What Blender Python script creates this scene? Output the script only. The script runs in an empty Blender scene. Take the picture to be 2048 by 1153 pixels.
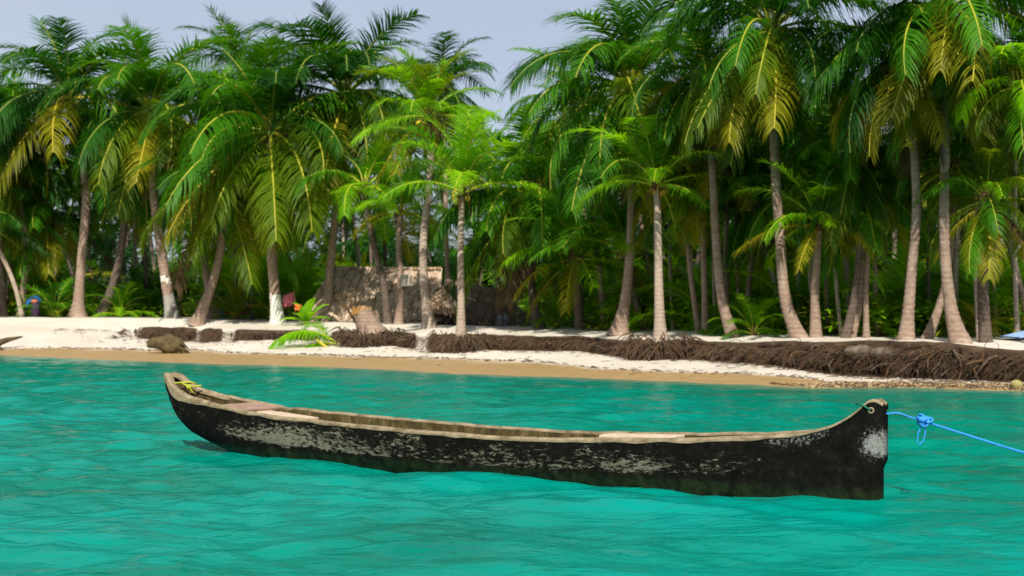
import bpy, math, random
import numpy as np
from mathutils import Vector, Matrix, noise as mnoise
R = math.radians
S = bpy.context.scene
COL = S.collection
random.seed(7); np.random.seed(7)

# ------------------------------------------------------------------ camera, sky, sun
F_PX, CAM_H, HOR = 2813.0, 1.64, 615.0          # focal length in photo pixels, eye height, horizon row
cam_d = bpy.data.cameras.new('camera'); cam = bpy.data.objects.new('camera', cam_d); COL.objects.link(cam)
cam.location = (0, 0, CAM_H); cam.rotation_euler = (R(90), 0, 0)
cam_d.sensor_width = 36; cam_d.lens = 36 * F_PX / 2048
cam_d.shift_y = (HOR - 576.5) / 2048
cam_d.clip_start = 0.1; cam_d.clip_end = 3000
cam_d.dof.use_dof = True; cam_d.dof.focus_distance = 13.0; cam_d.dof.aperture_fstop = 2.7
S.camera = cam

SUN_EL, SUN_AZ = R(44), R(182)                    # azimuth from +Y towards +X: high behind the camera, over the open sea
w = bpy.data.worlds.new('World'); S.world = w; w.use_nodes = True
nt = w.node_tree; bg = nt.nodes['Background']
sky = nt.nodes.new('ShaderNodeTexSky'); sky.sky_type = 'NISHITA'; sky.sun_disc = False
sky.sun_elevation = SUN_EL; sky.sun_rotation = SUN_AZ
sky.air_density = 1.0; sky.dust_density = 1.2; sky.ozone_density = 1.6
tint = nt.nodes.new('ShaderNodeMix'); tint.data_type = 'RGBA'; tint.blend_type = 'MIX'
tint.inputs[0].default_value = 0.6               # thin even cloud over the blue
tint.inputs[7].default_value = (4.2, 4.7, 6.6, 1)
tc = nt.nodes.new('ShaderNodeTexCoord'); cn = nt.nodes.new('ShaderNodeTexNoise'); cn.inputs['Scale'].default_value = 2.2; cn.inputs['Detail'].default_value = 4
cr_ = nt.nodes.new('ShaderNodeValToRGB'); cr_.color_ramp.elements[0].position = 0.35; cr_.color_ramp.elements[1].position = 0.68
cr_.color_ramp.elements[0].color = (5.1, 5.4, 6.6, 1); cr_.color_ramp.elements[1].color = (6.3, 6.6, 7.5, 1)      # thin high cloud, here thicker, there thinner
nt.links.new(tc.outputs['Generated'], cn.inputs['Vector']); nt.links.new(cn.outputs['Fac'], cr_.inputs[0]); nt.links.new(cr_.outputs[0], tint.inputs[7])
nt.links.new(sky.outputs[0], tint.inputs[6]); nt.links.new(tint.outputs[2], bg.inputs[0])
bg.inputs[1].default_value = 0.09
sl = bpy.data.lights.new('sun', 'SUN'); so = bpy.data.objects.new('sun', sl); COL.objects.link(so)
sl.energy = 4.8; sl.angle = R(0.6); sl.color = (1.0, 0.94, 0.84)
sd = Vector((math.sin(SUN_AZ) * math.cos(SUN_EL), math.cos(SUN_AZ) * math.cos(SUN_EL), math.sin(SUN_EL)))
so.rotation_euler = sd.to_track_quat('Z', 'Y').to_euler()
so.location = (0, 0, 60)
S.view_settings.view_transform = 'Standard'; S.view_settings.look = 'None'
S.view_settings.exposure = 0.32; S.view_settings.gamma = 1.0
S.render.engine = 'CYCLES'
S.cycles.max_bounces = 6; S.cycles.transmission_bounces = 4; S.cycles.diffuse_bounces = 3; S.cycles.glossy_bounces = 2

# ------------------------------------------------------------------ helpers
def at(px, py, Y):                               # photo pixel + distance -> point in the place
    return Vector(((px - 1024) / F_PX * Y, Y, CAM_H - (py - HOR) / F_PX * Y))

def tag(o, label=None, cat=None, group=None, kind=None):
    if label: o['label'] = label
    if cat: o['category'] = cat
    if group: o['group'] = group
    if kind: o['kind'] = kind
    return o

def mesh(name, verts, faces, mats, mi=None, smooth=True):
    me = bpy.data.meshes.new(name)
    me.from_pydata([tuple(v) for v in verts], [], [tuple(f) for f in faces])
    for m in (mats if isinstance(mats, (list, tuple)) else [mats]): me.materials.append(m)
    if mi is not None: me.polygons.foreach_set('material_index', np.array(mi, dtype=np.int32))
    if smooth: me.polygons.foreach_set('use_smooth', np.ones(len(me.polygons), dtype=bool))
    me.update(); return me

def link(name, data, parent=None, loc=None, rot=None, scale=None):
    o = bpy.data.objects.new(name, data); COL.objects.link(o)
    if parent: o.parent = parent
    if loc is not None: o.location = loc
    if rot is not None: o.rotation_euler = rot
    if scale is not None: o.scale = scale
    return o

def empty(name, loc, label, cat, group=None):
    o = link(name, None, loc=loc); o.empty_display_size = 0.2
    return tag(o, label, cat, group)

class MB:
    """collects simple shapes for ONE mesh"""
    def __init__(s): s.v, s.f, s.m = [], [], []
    def add(s, v, f, m=0):
        o = len(s.v); s.v += [tuple(x) for x in v]; s.f += [tuple(i + o for i in q) for q in f]; s.m += [m] * len(f)
    def tube(s, pts, rad, n=6, m=0, cap=True):
        pts = [Vector(p) for p in pts]; k = len(pts)
        if not hasattr(rad, '__len__'): rad = [rad] * k
        v, f = [], []; prev = None
        for i, p in enumerate(pts):
            t = (pts[min(i + 1, k - 1)] - pts[max(i - 1, 0)]).normalized()
            if prev is None:
                u = t.orthogonal().normalized()
            else:
                u = (prev - t * prev.dot(t)); u = u.normalized() if u.length > 1e-6 else t.orthogonal().normalized()
            prev = u; b = t.cross(u)
            for j in range(n):
                a = 2 * math.pi * j / n
                v.append(p + (u * math.cos(a) + b * math.sin(a)) * rad[i])
        for i in range(k - 1):
            for j in range(n):
                f.append((i * n + j, i * n + (j + 1) % n, (i + 1) * n + (j + 1) % n, (i + 1) * n + j))
        if cap: f += [tuple(range(n - 1, -1, -1)), tuple((k - 1) * n + j for j in range(n))]
        s.add(v, f, m)
    def box(s, c, size, rz=0, m=0, mat=None, bev=0.0):
        c = Vector(c); M = mat if mat else Matrix.Rotation(rz, 3, 'Z')
        x, y, z = [q / 2 for q in size]; v = []
        for sz in (-1, 1):
            for sy in (-1, 1):
                for sx in (-1, 1): v.append(c + M @ Vector((sx * x, sy * y, sz * z)))
        s.add(v, [(0, 2, 3, 1), (4, 5, 7, 6), (0, 1, 5, 4), (2, 6, 7, 3), (0, 4, 6, 2), (1, 3, 7, 5)], m)
    def blob(s, c, r, m=0, n=8, k=6, jit=0.0, seed=0):
        rnd = random.Random(seed); c = Vector(c); v, f = [], []
        r = Vector(r) if hasattr(r, '__len__') else Vector((r, r, r))
        for i in range(k + 1):
            a = math.pi * i / k
            for j in range(n):
                b = 2 * math.pi * j / n; q = 1 + rnd.uniform(-jit, jit)
                v.append(c + Vector((math.sin(a) * math.cos(b) * r.x, math.sin(a) * math.sin(b) * r.y, math.cos(a) * r.z)) * q)
        for i in range(k):
            for j in range(n): f.append((i * n + j, (i + 1) * n + j, (i + 1) * n + (j + 1) % n, i * n + (j + 1) % n))
        s.add(v, f, m)
    def data(s, name, mats, smooth=True): return mesh(name, s.v, s.f, mats, s.m, smooth)
    def build(s, name, mats, parent=None, smooth=True, **k): return link(name, s.data(name, mats, smooth), parent, **k)

# ------------------------------------------------------------------ materials
def newmat(name):
    m = bpy.data.materials.new(name); m.use_nodes = True
    t = m.node_tree; return m, t, t.nodes['Principled BSDF'], t.nodes['Material Output']
def N(t, kind, **k):
    n = t.nodes.new(kind)
    for a, b in k.items(): setattr(n, a, b)
    return n
def ramp(t, fac, stops, interp='LINEAR'):
    r = N(t, 'ShaderNodeValToRGB'); r.color_ramp.interpolation = interp
    el = r.color_ramp.elements
    while len(el) < len(stops): el.new(0.5)
    for e, (p, c) in zip(el, stops): e.position = p; e.color = (*c, 1) if len(c) == 3 else c
    t.links.new(fac, r.inputs[0]); return r.outputs[0]
def noise(t, scale, detail=4, rough=0.6, vec=None, dist=0.0):
    n = N(t, 'ShaderNodeTexNoise'); n.inputs['Scale'].default_value = scale
    n.inputs['Detail'].default_value = detail; n.inputs['Roughness'].default_value = rough
    n.inputs['Distortion'].default_value = dist
    if vec is not None: t.links.new(vec, n.inputs['Vector'])
    return n.outputs['Fac']
def objvec(t, scale=(1, 1, 1), which='Object'):
    c = N(t, 'ShaderNodeTexCoord'); mp = N(t, 'ShaderNodeMapping'); mp.inputs['Scale'].default_value = scale
    t.links.new(c.outputs[which], mp.inputs['Vector']); return mp.outputs[0]
def mixc(t, fac, a, b, blend='MIX'):
    m = N(t, 'ShaderNodeMix'); m.data_type = 'RGBA'; m.blend_type = blend
    for i, x in ((0, fac), (6, a), (7, b)):
        if hasattr(x, 'links'): t.links.new(x, m.inputs[i])
        elif i == 0: m.inputs[0].default_value = x
        else: m.inputs[i].default_value = (*x, 1)
    return m.outputs[2]
def math_(t, op, a, b=0.0, clamp=False):
    m = N(t, 'ShaderNodeMath', operation=op); m.use_clamp = clamp
    for i, x in enumerate((a, b)):
        if hasattr(x, 'links'): t.links.new(x, m.inputs[i])
        else: m.inputs[i].default_value = x
    return m.outputs[0]
def bump(t, h, b, strength=0.5, dist=0.02):
    n = N(t, 'ShaderNodeBump'); n.inputs['Strength'].default_value = strength; n.inputs['Distance'].default_value = dist
    t.links.new(h, n.inputs['Height']); t.links.new(n.outputs[0], b.inputs['Normal'])
def simple(name, c1, c2, scale=8, rough=0.8, vs=(1, 1, 1), bs=0.4, bd=0.01, spec=0.3, which='Object', lo=0.3, hi=0.7):
    m, t, b, o = newmat(name); v = objvec(t, vs, which)
    n = noise(t, scale, 5, 0.65, v)
    t.links.new(ramp(t, n, [(lo, c1), (hi, c2)]), b.inputs['Base Color'])
    b.inputs['Roughness'].default_value = rough; b.inputs['Specular IOR Level'].default_value = spec
    if bs: bump(t, n, b, bs, bd)
    return m

def leafmat(name, dark, light, trans, tw=0.3, gloss=0.5):
    m, t, b, o = newmat(name)
    info = N(t, 'ShaderNodeObjectInfo'); v = objvec(t, (1, 1, 1))
    n = noise(t, 5.0, 3, 0.6, v)
    f = math_(t, 'ADD', math_(t, 'MULTIPLY', n, 0.7), math_(t, 'MULTIPLY', math_(t, 'SUBTRACT', info.outputs['Random'], 0.3), 0.7), True)
    c = mixc(t, f, dark, light)
    t.links.new(c, b.inputs['Base Color']); b.inputs['Roughness'].default_value = gloss
    b.inputs['Specular IOR Level'].default_value = 0.2
    tr = N(t, 'ShaderNodeBsdfTranslucent'); tc = mixc(t, f, tuple(x * 0.7 for x in trans), tuple(min(1, x * 1.3) for x in trans))
    t.links.new(tc, tr.inputs['Color'])
    ms = N(t, 'ShaderNodeMixShader'); ms.inputs[0].default_value = tw
    t.links.new(b.outputs[0], ms.inputs[1]); t.links.new(tr.outputs[0], ms.inputs[2]); t.links.new(ms.outputs[0], o.inputs[0])
    return m
LEAF = {
    'dark':   leafmat('palm_leaf_dark',   (0.006, 0.042, 0.003), (0.022, 0.105, 0.004), (0.05, 0.24, 0.002)),
    'mid':    leafmat('palm_leaf_green',  (0.019, 0.105, 0.003), (0.068, 0.21, 0.004), (0.15, 0.48, 0.002)),
    'young':  leafmat('palm_leaf_young',  (0.055, 0.21, 0.002), (0.17, 0.36, 0.004), (0.34, 0.74, 0.003), 0.5),
    'yellow': leafmat('palm_leaf_yellow', (0.11, 0.125, 0.005), (0.26, 0.25, 0.008), (0.42, 0.42, 0.008), 0.4),
    'olive':  leafmat('palm_leaf_olive',  (0.035, 0.095, 0.004), (0.11, 0.18, 0.006), (0.24, 0.36, 0.004), 0.5),
    'dead':   leafmat('palm_leaf_dead',   (0.07, 0.045, 0.022), (0.18, 0.12, 0.06), (0.16, 0.10, 0.04), 0.25, 0.8),
}
RACH = {
    'dark':   simple('frond_stalk_green', (0.10, 0.16, 0.02), (0.22, 0.26, 0.03), 3, 0.45, bs=0),
    'mid':    simple('frond_stalk_yellow_green', (0.26, 0.28, 0.02), (0.42, 0.38, 0.03), 3, 0.45, bs=0),
    'young':  simple('frond_stalk_bright', (0.30, 0.40, 0.02), (0.46, 0.46, 0.03), 3, 0.45, bs=0),
    'yellow': simple('frond_stalk_yellow', (0.38, 0.31, 0.02), (0.50, 0.40, 0.04), 3, 0.5, bs=0),
    'dead':   simple('frond_stalk_brown', (0.12, 0.08, 0.04), (0.24, 0.16, 0.08), 3, 0.8, bs=0),
}
RACH['olive'] = RACH['mid']

def barkmat(name, a, b_, c):
    m, t, b, o = newmat(name)
    n1 = noise(t, 6, 5, 0.7, objvec(t, (1, 1, 2.5))); n2 = noise(t, 1.2, 3, 0.6, objvec(t))
    wv = N(t, 'ShaderNodeTexWave', wave_type='BANDS', bands_direction='Z')
    wv.inputs['Scale'].default_value = 2.6; wv.inputs['Distortion'].default_value = 2.5; wv.inputs['Detail'].default_value = 2
    wv.inputs['Detail Scale'].default_value = 1.5
    t.links.new(objvec(t), wv.inputs['Vector'])
    base = ramp(t, n1, [(0.25, a), (0.5, b_), (0.78, c)])
    base = mixc(t, math_(t, 'MULTIPLY', wv.outputs['Fac'], 0.22), base, tuple(x * 0.45 for x in a))
    base = mixc(t, ramp(t, n2, [(0.5, (0, 0, 0)), (0.75, (0.6, 0.6, 0.6))]), base, c)
    t.links.new(base, b.inputs['Base Color']); b.inputs['Roughness'].default_value = 0.9
    b.inputs['Specular IOR Level'].default_value = 0.15
    bump(t, n1, b, 0.6, 0.02); return m
BARK = barkmat('palm_bark_grey', (0.17, 0.112, 0.078), (0.30, 0.21, 0.155), (0.44, 0.345, 0.275))
BARK_DK = barkmat('palm_bark_brown', (0.06, 0.045, 0.035), (0.12, 0.09, 0.07), (0.22, 0.17, 0.13))
BARK_LT = barkmat('palm_bark_pale', (0.26, 0.19, 0.14), (0.40, 0.31, 0.24), (0.52, 0.44, 0.36))
WHITE = simple('limewash', (0.60, 0.57, 0.48), (0.78, 0.76, 0.68), 9, 0.9)
SHADEWASH = simple('shaded_limewash', (0.20, 0.185, 0.155), (0.36, 0.34, 0.29), 9, 0.9)  # limewash darkened so the foot's shade sits in its colour
FIBRE = simple('crown_fibre', (0.05, 0.03, 0.015), (0.20, 0.12, 0.04), 22, 0.95, (1, 1, 3), 0.8, 0.03)
NUT_B = simple('coconut_brown', (0.14, 0.08, 0.02), (0.28, 0.17, 0.04), 6, 0.6)
NUT_G = simple('coconut_green', (0.12, 0.20, 0.02), (0.26, 0.32, 0.03), 6, 0.5)
NUT_Y = simple('coconut_yellow', (0.45, 0.36, 0.02), (0.62, 0.50, 0.04), 6, 0.45)
FLOWER = simple('flower_stalk', (0.50, 0.26, 0.02), (0.70, 0.45, 0.05), 14, 0.7)
ROOT = simple('root_fibre', (0.018, 0.011, 0.007), (0.145, 0.098, 0.060), 7, 0.95, (1, 1, 0.5), 0.6, 0.02)
ROOT_R = simple('root_fibre_red', (0.035, 0.017, 0.008), (0.16, 0.085, 0.042), 6, 0.95, (1, 1, 0.5), 0.6, 0.02)
THATCH = simple('thatch_pale', (0.37, 0.26, 0.185), (0.68, 0.52, 0.40), 5, 0.95, (1, 1, 1), 0.5, 0.02)
THATCH_DK = simple('thatch_weathered', (0.060, 0.048, 0.042), (0.16, 0.125, 0.11), 5, 0.95, (1, 1, 1), 0.5, 0.02)
THATCH_BR = simple('thatch_brown', (0.14, 0.085, 0.045), (0.34, 0.22, 0.11), 5, 0.95, (1, 1, 1), 0.5, 0.02)
POST = simple('weathered_pole', (0.14, 0.11, 0.09), (0.32, 0.26, 0.21), 6, 0.9, (4, 4, 1))
DARKWOOD = simple('dark_wood_wall', (0.025, 0.020, 0.016), (0.06, 0.045, 0.035), 6, 0.95, (8, 8, 1))  # very dark wood filling the openings below the eaves
DRIFT = simple('driftwood', (0.030, 0.020, 0.009), (0.14, 0.105, 0.042), 4.0, 0.9, (1, 1, 1), 1.0, 0.05)

# ------------------------------------------------------------------ the lie of the land (shoreline, wet line, bank foot, bank top, plateau)
def line(pts):
    P = []
    for px, py, Z in pts:
        Y = F_PX * (CAM_H - Z) / (py - HOR); P.append(((px - 1024) / F_PX * Y, Y, Z))
    P.sort(); return np.array(P)
L_SHORE = line([(0,710.5,0),(195,719,0),(400,727,0),(576,732,0),(760,738,0),(904,747,0),(1150,755,0),(1334,762,0),(1500,770,0),(1642,776,0),(1820,775,0),(2048,782,0)])
L_WET = line([(0,699,.15),(175,697,.15),(300,701,.13),(400,701,.12),(488,708,.12),(600,710,.12),(815,716,.12),(933,719,.12),(1080,725,.12),(1192,737,.12),(1334,744,.12),(1512,750,.11),(1619,757,.10),(1700,769,.06),(1820,769,.05),(2048,775,.05)])
L_TOP = line([(0,655,.84),(200,655,.84),(300,656,.82),(400,658,.80),(488,661,.80),(593,661,.80),(771,665,.78),(874,670,.77),(1050,673,.75),(1150,674,.75),(1250,681,.74),(1370,682,.75),(1513,687,.76),(1650,684,.85),(1720,683,.88),(1891,689,.86),(2048,701,.76)])
L_FOOT = line([(0,668,.62),(200,672,.52),(290,672,.42),(400,685,.31),(488,681,.43),(593,678,.50),(815,698,.31),(1022,702,.34),(1150,702,.36),(1263,716,.28),(1370,717,.31),(1477,723,.30),(1583,735,.22),(1678,751,.11),(1820,755,.12),(2048,765,.14)])
L_PLAT = line([(0,636,1.2),(300,639,1.17),(400,641,1.12),(560,644,1.06),(700,648,1.03),(900,653,.99),(1050,658,.93),(1300,664,.91),(1500,669,.90),(1678,674,.90),(1784,677,.90),(2048,682,.89)])
def L(l, x, c):
    x = np.asarray(x, float); y = np.interp(x, l[:, 0], l[:, c])
    if c == 1:                                   # the coast runs on in a line past the frame
        a, b = l[0], l[-1]; sl_ = (b[1] - a[1]) / (b[0] - a[0])
        y = np.where(x < a[0], a[1] + sl_ * 0.6 * (x - a[0]), y); y = np.where(x > b[0], b[1] + sl_ * 0.6 * (x - b[0]), y)
    return y
def profile(x):                                  # rows of (Y, Z) from sea bed to far inland, arrays over x
    s, wt, ft, tp, pl = (L(l, x, 1) for l in (L_SHORE, L_WET, L_FOOT, L_TOP, L_PLAT))
    zw, zf, zt, zp = (L(l, x, 2) for l in (L_WET, L_FOOT, L_TOP, L_PLAT))
    wt = np.maximum(wt, s + 0.3); tp = np.maximum(tp, wt + 1.2)
    bank = np.clip((np.asarray(x) + 16.2) / 1.2, 0, 1)      # left of this the bank runs out into a plain sand slope
    ftY = np.where(bank > 0, tp - 0.45 - (1 - bank) * 2.3, tp - 2.75); ftY = np.maximum(ftY, wt + 0.25)
    pl = np.maximum(pl, tp + 1.5)
    return bank, [(s - 600, 0 * s - 1.6), (s - 25, 0 * s - 1.5), (s - 6, 0 * s - 0.55), (s, 0 * s), (wt, zw), (ftY, zf), (tp, zt), (pl, zp), (pl + 40, zp + 0.35), (pl + 900, zp + 0.6)]
def ground_z(x, y):
    _, P = profile(np.array([x])); Ys = [float(p[0][0]) for p in P]; Zs = [float(p[1][0]) for p in P]
    return float(np.interp(y, Ys, Zs))
def top_y(x): return float(np.maximum(L(L_TOP, x, 1), L(L_WET, x, 1) + 1.2))
def plat_y(x): return float(max(L(L_PLAT, x, 1), top_y(x) + 1.5))

def sand_material():
    m, t, b, o = newmat('beach_sand')
    aw = N(t, 'ShaderNodeAttribute', attribute_name='wet'); asoil = N(t, 'ShaderNodeAttribute', attribute_name='soil'); al = N(t, 'ShaderNodeAttribute', attribute_name='litter')
    v = objvec(t); n1 = noise(t, 3.0, 6, 0.65, v); n2 = noise(t, 0.5, 3, 0.5, v); n3 = noise(t, 60, 3, 0.7, v)
    dry = ramp(t, n2, [(0.3, (0.55, 0.485, 0.395)), (0.7, (0.65, 0.60, 0.52))])
    dry = mixc(t, ramp(t, n1, [(0.62, (0, 0, 0)), (0.75, (0.35, 0.35, 0.35))]), dry, (0.36, 0.28, 0.19))
    wet = ramp(t, n1, [(0.3, (0.33, 0.21, 0.09)), (0.7, (0.44, 0.30, 0.145))])
    wf = math_(t, 'ADD', aw.outputs['Fac'], math_(t, 'MULTIPLY', math_(t, 'SUBTRACT', n2, 0.5), 0.35), True)
    wf = ramp(t, wf, [(0.40, (0, 0, 0)), (0.58, (1, 1, 1))])
    c = mixc(t, wf, dry, wet)
    soil = ramp(t, n1, [(0.3, (0.018, 0.011, 0.007)), (0.55, (0.065, 0.040, 0.022)), (0.8, (0.16, 0.11, 0.065))])
    sf = math_(t, 'ADD', asoil.outputs['Fac'], math_(t, 'MULTIPLY', math_(t, 'SUBTRACT', n1, 0.5), 0.9), True)
    c = mixc(t, ramp(t, sf, [(0.42, (0, 0, 0)), (0.58, (1, 1, 1))]), c, soil)
    lit = ramp(t, n1, [(0.3, (0.035, 0.026, 0.012)), (0.7, (0.14, 0.10, 0.045))])
    c = mixc(t, al.outputs['Fac'], c, lit)
    t.links.new(c, b.inputs['Base Color'])
    rg = N(t, 'ShaderNodeMapRange'); t.links.new(wf, rg.inputs[0]); rg.inputs[3].default_value = 0.95; rg.inputs[4].default_value = 0.38
    t.links.new(rg.outputs[0], b.inputs['Roughness']); b.inputs['Specular IOR Level'].default_value = 0.2
    dm = noise(t, 1.6, 2, .5, v); bump(t, math_(t, 'ADD', math_(t, 'ADD', n1, math_(t, 'MULTIPLY', dm, 2.2)), math_(t, 'MULTIPLY', n3, 0.25)), b, 0.5, 0.06)
    return m
def build_ground():
    xs = np.concatenate([[-900, -400, -200, -120, -80, -60, -48, -40], np.arange(-34, 24, 0.16), [26, 32, 40, 60, 100, 200, 400, 900]])
    bank, P = profile(xs); sub = [1, 3, 6, 10, 16, 10, 9, 8, 6]
    rows = []; att = []
    for k, n in enumerate(sub):
        for j in range(n):
            u = j / n; rows.append((P[k][0] * (1 - u) + P[k + 1][0] * u, P[k][1] * (1 - u) + P[k + 1][1] * u))
            wet = 1.0 if k < 3 else (1.0 - 0.5 * u if k == 3 else (max(0, 0.5 - 1.6 * u) if k == 4 else 0.0))
            soil = 1.0 if k == 5 else (0.8 - 3.0 * u if k == 6 else (0.0 if k != 4 else max(0, u - 0.86) * 5))
            lit = 0.0 if k < 7 else (min(1, u * 4) if k == 7 else 1.0)
            att.append((wet, max(0, soil), lit))
    rows.append((P[-1][0], P[-1][1])); att.append((0, 0, 1))
    nr, nc = len(rows), len(xs); V = np.zeros((nr, nc, 3)); A = np.zeros((nr, nc, 3))
    for i, (y, z) in enumerate(rows):
        V[i, :, 0] = xs; V[i, :, 1] = y; V[i, :, 2] = z
        spill = np.array([max(0, min(1, 1.25 + 2.6 * mnoise.noise(Vector((x * .8, 2.2, 0))))) for x in xs])
        A[i, :, 0] = att[i][0]; A[i, :, 1] = att[i][1] * bank * np.maximum(spill, np.clip((xs - 3) / 3, 0, 1)); A[i, :, 2] = att[i][2]
    cut = np.clip((xs + 3) / 7, 0.25, 1.0) * bank
    for i, (y, z) in enumerate(rows):
        k5 = i - sum(sub[:5])
        if 0 <= k5 <= sub[5]:
            u = k5 / sub[5]; V[i, :, 1] += cut * float(np.interp(u, [0, .12, .35, .6, .85, 1], [0, .55, .75, .38, -.05, 0]))
    for i in range(10, nr):
        for j in range(nc):
            x, y, z = V[i, j]; sface = A[i, j, 1]
            a = mnoise.noise(Vector((x * 0.5, y * 0.5, 3.1))) * 0.05 + mnoise.noise(Vector((x * 2.1, y * 2.1, 9.7))) * 0.022
            if z > 0.03: V[i, j, 2] += a * min(1, z * 5)
            if sface > 0.1:
                V[i, j, 1] += (mnoise.noise(Vector((x * 1.2, z * 2, 5.0))) * 0.35 + mnoise.noise(Vector((x * 3.7, z * 5, 1.0))) * 0.16) * sface
    F = [(i * nc + j, i * nc + j + 1, (i + 1) * nc + j + 1, (i + 1) * nc + j) for i in range(nr - 1) for j in range(nc - 1)]
    me = mesh('ground', V.reshape(-1, 3).tolist(), F, sand_material())
    for k, nm in enumerate(('wet', 'soil', 'litter')):
        a = me.attributes.new(nm, 'FLOAT', 'POINT'); a.data.foreach_set('value', A[:, :, k].ravel().astype(np.float32))
    tag(link('ground', me), kind='structure')
build_ground()

# ------------------------------------------------------------------ water: one sheet with real waves
def water_material():
    m, t, b, o = newmat('turquoise_water')
    v = objvec(t, (0.6, 1, 1)); v2 = objvec(t, (1, 1, 1))
    n1 = noise(t, 0.55, 5, 0.62, v, 0.5); n2 = noise(t, 0.12, 3, 0.5, v2)
    c = ramp(t, n1, [(0.28, (0.001, 0.105, 0.066)), (0.41, (0.000, 0.165, 0.112)), (0.55, (0.000, 0.215, 0.158)), (0.75, (0.000, 0.255, 0.205))])
    c = mixc(t, ramp(t, n2, [(0.4, (0, 0, 0)), (0.65, (0.7, 0.7, 0.7))]), c, (0.000, 0.245, 0.208))
    dp = N(t, 'ShaderNodeAttribute', attribute_name='offshore')      # the grove's reflection painted in as darker green towards the beach
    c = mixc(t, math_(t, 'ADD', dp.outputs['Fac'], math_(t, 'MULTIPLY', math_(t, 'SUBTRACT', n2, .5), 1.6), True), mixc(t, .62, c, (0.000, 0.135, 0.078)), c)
    n4 = noise(t, 1.9, 5, 0.7, objvec(t, (0.35, 1.2, 1)), 0.3)   # thin greyish streaks of sky reflection painted into the colour
    c = mixc(t, ramp(t, n4, [(0.62, (0, 0, 0)), (0.76, (0.30, 0.30, 0.30))]), c, (0.085, 0.145, 0.105))
    sh = N(t, 'ShaderNodeAttribute', attribute_name='shallow'); c = mixc(t, sh.outputs['Fac'], c, (0.15, 0.23, 0.15))
    t.links.new(c, b.inputs['Base Color']); b.inputs['Roughness'].default_value = 0.12
    b.inputs['IOR'].default_value = 1.33; b.inputs['Specular IOR Level'].default_value = 0.035
    v3 = objvec(t, (0.6, 1, 1))
    h = math_(t, 'ADD', noise(t, 3.2, 4, 0.6, v3, 0.6), math_(t, 'MULTIPLY', noise(t, 11, 3, 0.6, v3, 0.4), 0.05))
    bump(t, h, b, 0.5, 0.10); return m
def build_water():
    xs = np.concatenate([[-900, -300, -120, -70, -50, -38], np.arange(-30, 20, 0.085), [22, 28, 40, 70, 150, 400, 900]])
    ys = [-900.0, -300, -100, -40, -15, -5, 0, 3]
    y = 4.4
    while y < 62: ys.append(y); y += max(0.045, 0.006 * y)
    ys += [64, 75, 110]; ys = np.array(ys)
    X, Y = np.meshgrid(xs, ys); Z = np.zeros_like(X); rnd = random.Random(3)
    for k in range(44):
        lam = 0.32 * (2.3 / 0.32) ** (rnd.random()); th = R(250) + rnd.gauss(0, 0.55)
        amp = 0.0080 * lam ** 0.80 * rnd.uniform(0.6, 1.3); kk = 2 * math.pi / lam; ph = rnd.uniform(0, 6.28)
        warp = 0.5 * np.sin(X * 0.37 + k) + 0.5 * np.sin(Y * 0.31 + 2 * k)
        sg = np.sin(kk * (X * math.cos(th) + Y * math.sin(th)) + ph + warp * 1.6)
        Z += amp * (np.abs(sg + 1) ** 1.4 / 1.32 - 1) * (0.55 + 0.45 * np.sin(0.21 * X + 0.5 * k) * np.sin(0.17 * Y + k))
    fade = np.clip((Y - 4.4) / 1.5, 0, 1) * np.clip((62 - Y) / 4, 0, 1) * np.clip((X + 30) / 3, 0, 1) * np.clip((20 - X) / 3, 0, 1)
    shore = np.stack([L(L_SHORE, xs, 1)] * len(ys)); d = shore - Y
    fade *= 0.12 + 0.88 * np.clip(d / 7.0, 0, 1)
    Z *= fade
    nr, nc = X.shape
    idx = np.arange(nr * nc).reshape(nr, nc)
    F = np.stack([idx[:-1, :-1], idx[:-1, 1:], idx[1:, 1:], idx[1:, :-1]], -1).reshape(-1, 4)
    me = bpy.data.meshes.new('water'); Vv = np.stack([X, Y, Z], -1).reshape(-1, 3)
    me.vertices.add(len(Vv)); me.vertices.foreach_set('co', Vv.ravel().astype(np.float32))
    me.loops.add(F.size); me.loops.foreach_set('vertex_index', F.ravel().astype(np.int32))
    me.polygons.add(len(F)); me.polygons.foreach_set('loop_start', np.arange(0, F.size, 4, dtype=np.int32))
    me.polygons.foreach_set('use_smooth', np.ones(len(F), dtype=bool))
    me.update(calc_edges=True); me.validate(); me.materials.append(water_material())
    a = me.attributes.new('shallow', 'FLOAT', 'POINT'); a.data.foreach_set('value', (np.clip(1 - d / 1.6, 0, 1) ** 1.5 * 0.75 * (d > -3)).ravel().astype(np.float32))
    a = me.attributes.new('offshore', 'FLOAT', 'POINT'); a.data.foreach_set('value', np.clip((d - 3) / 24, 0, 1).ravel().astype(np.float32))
    tag(link('water', me), kind='structure')
build_water()

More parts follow.
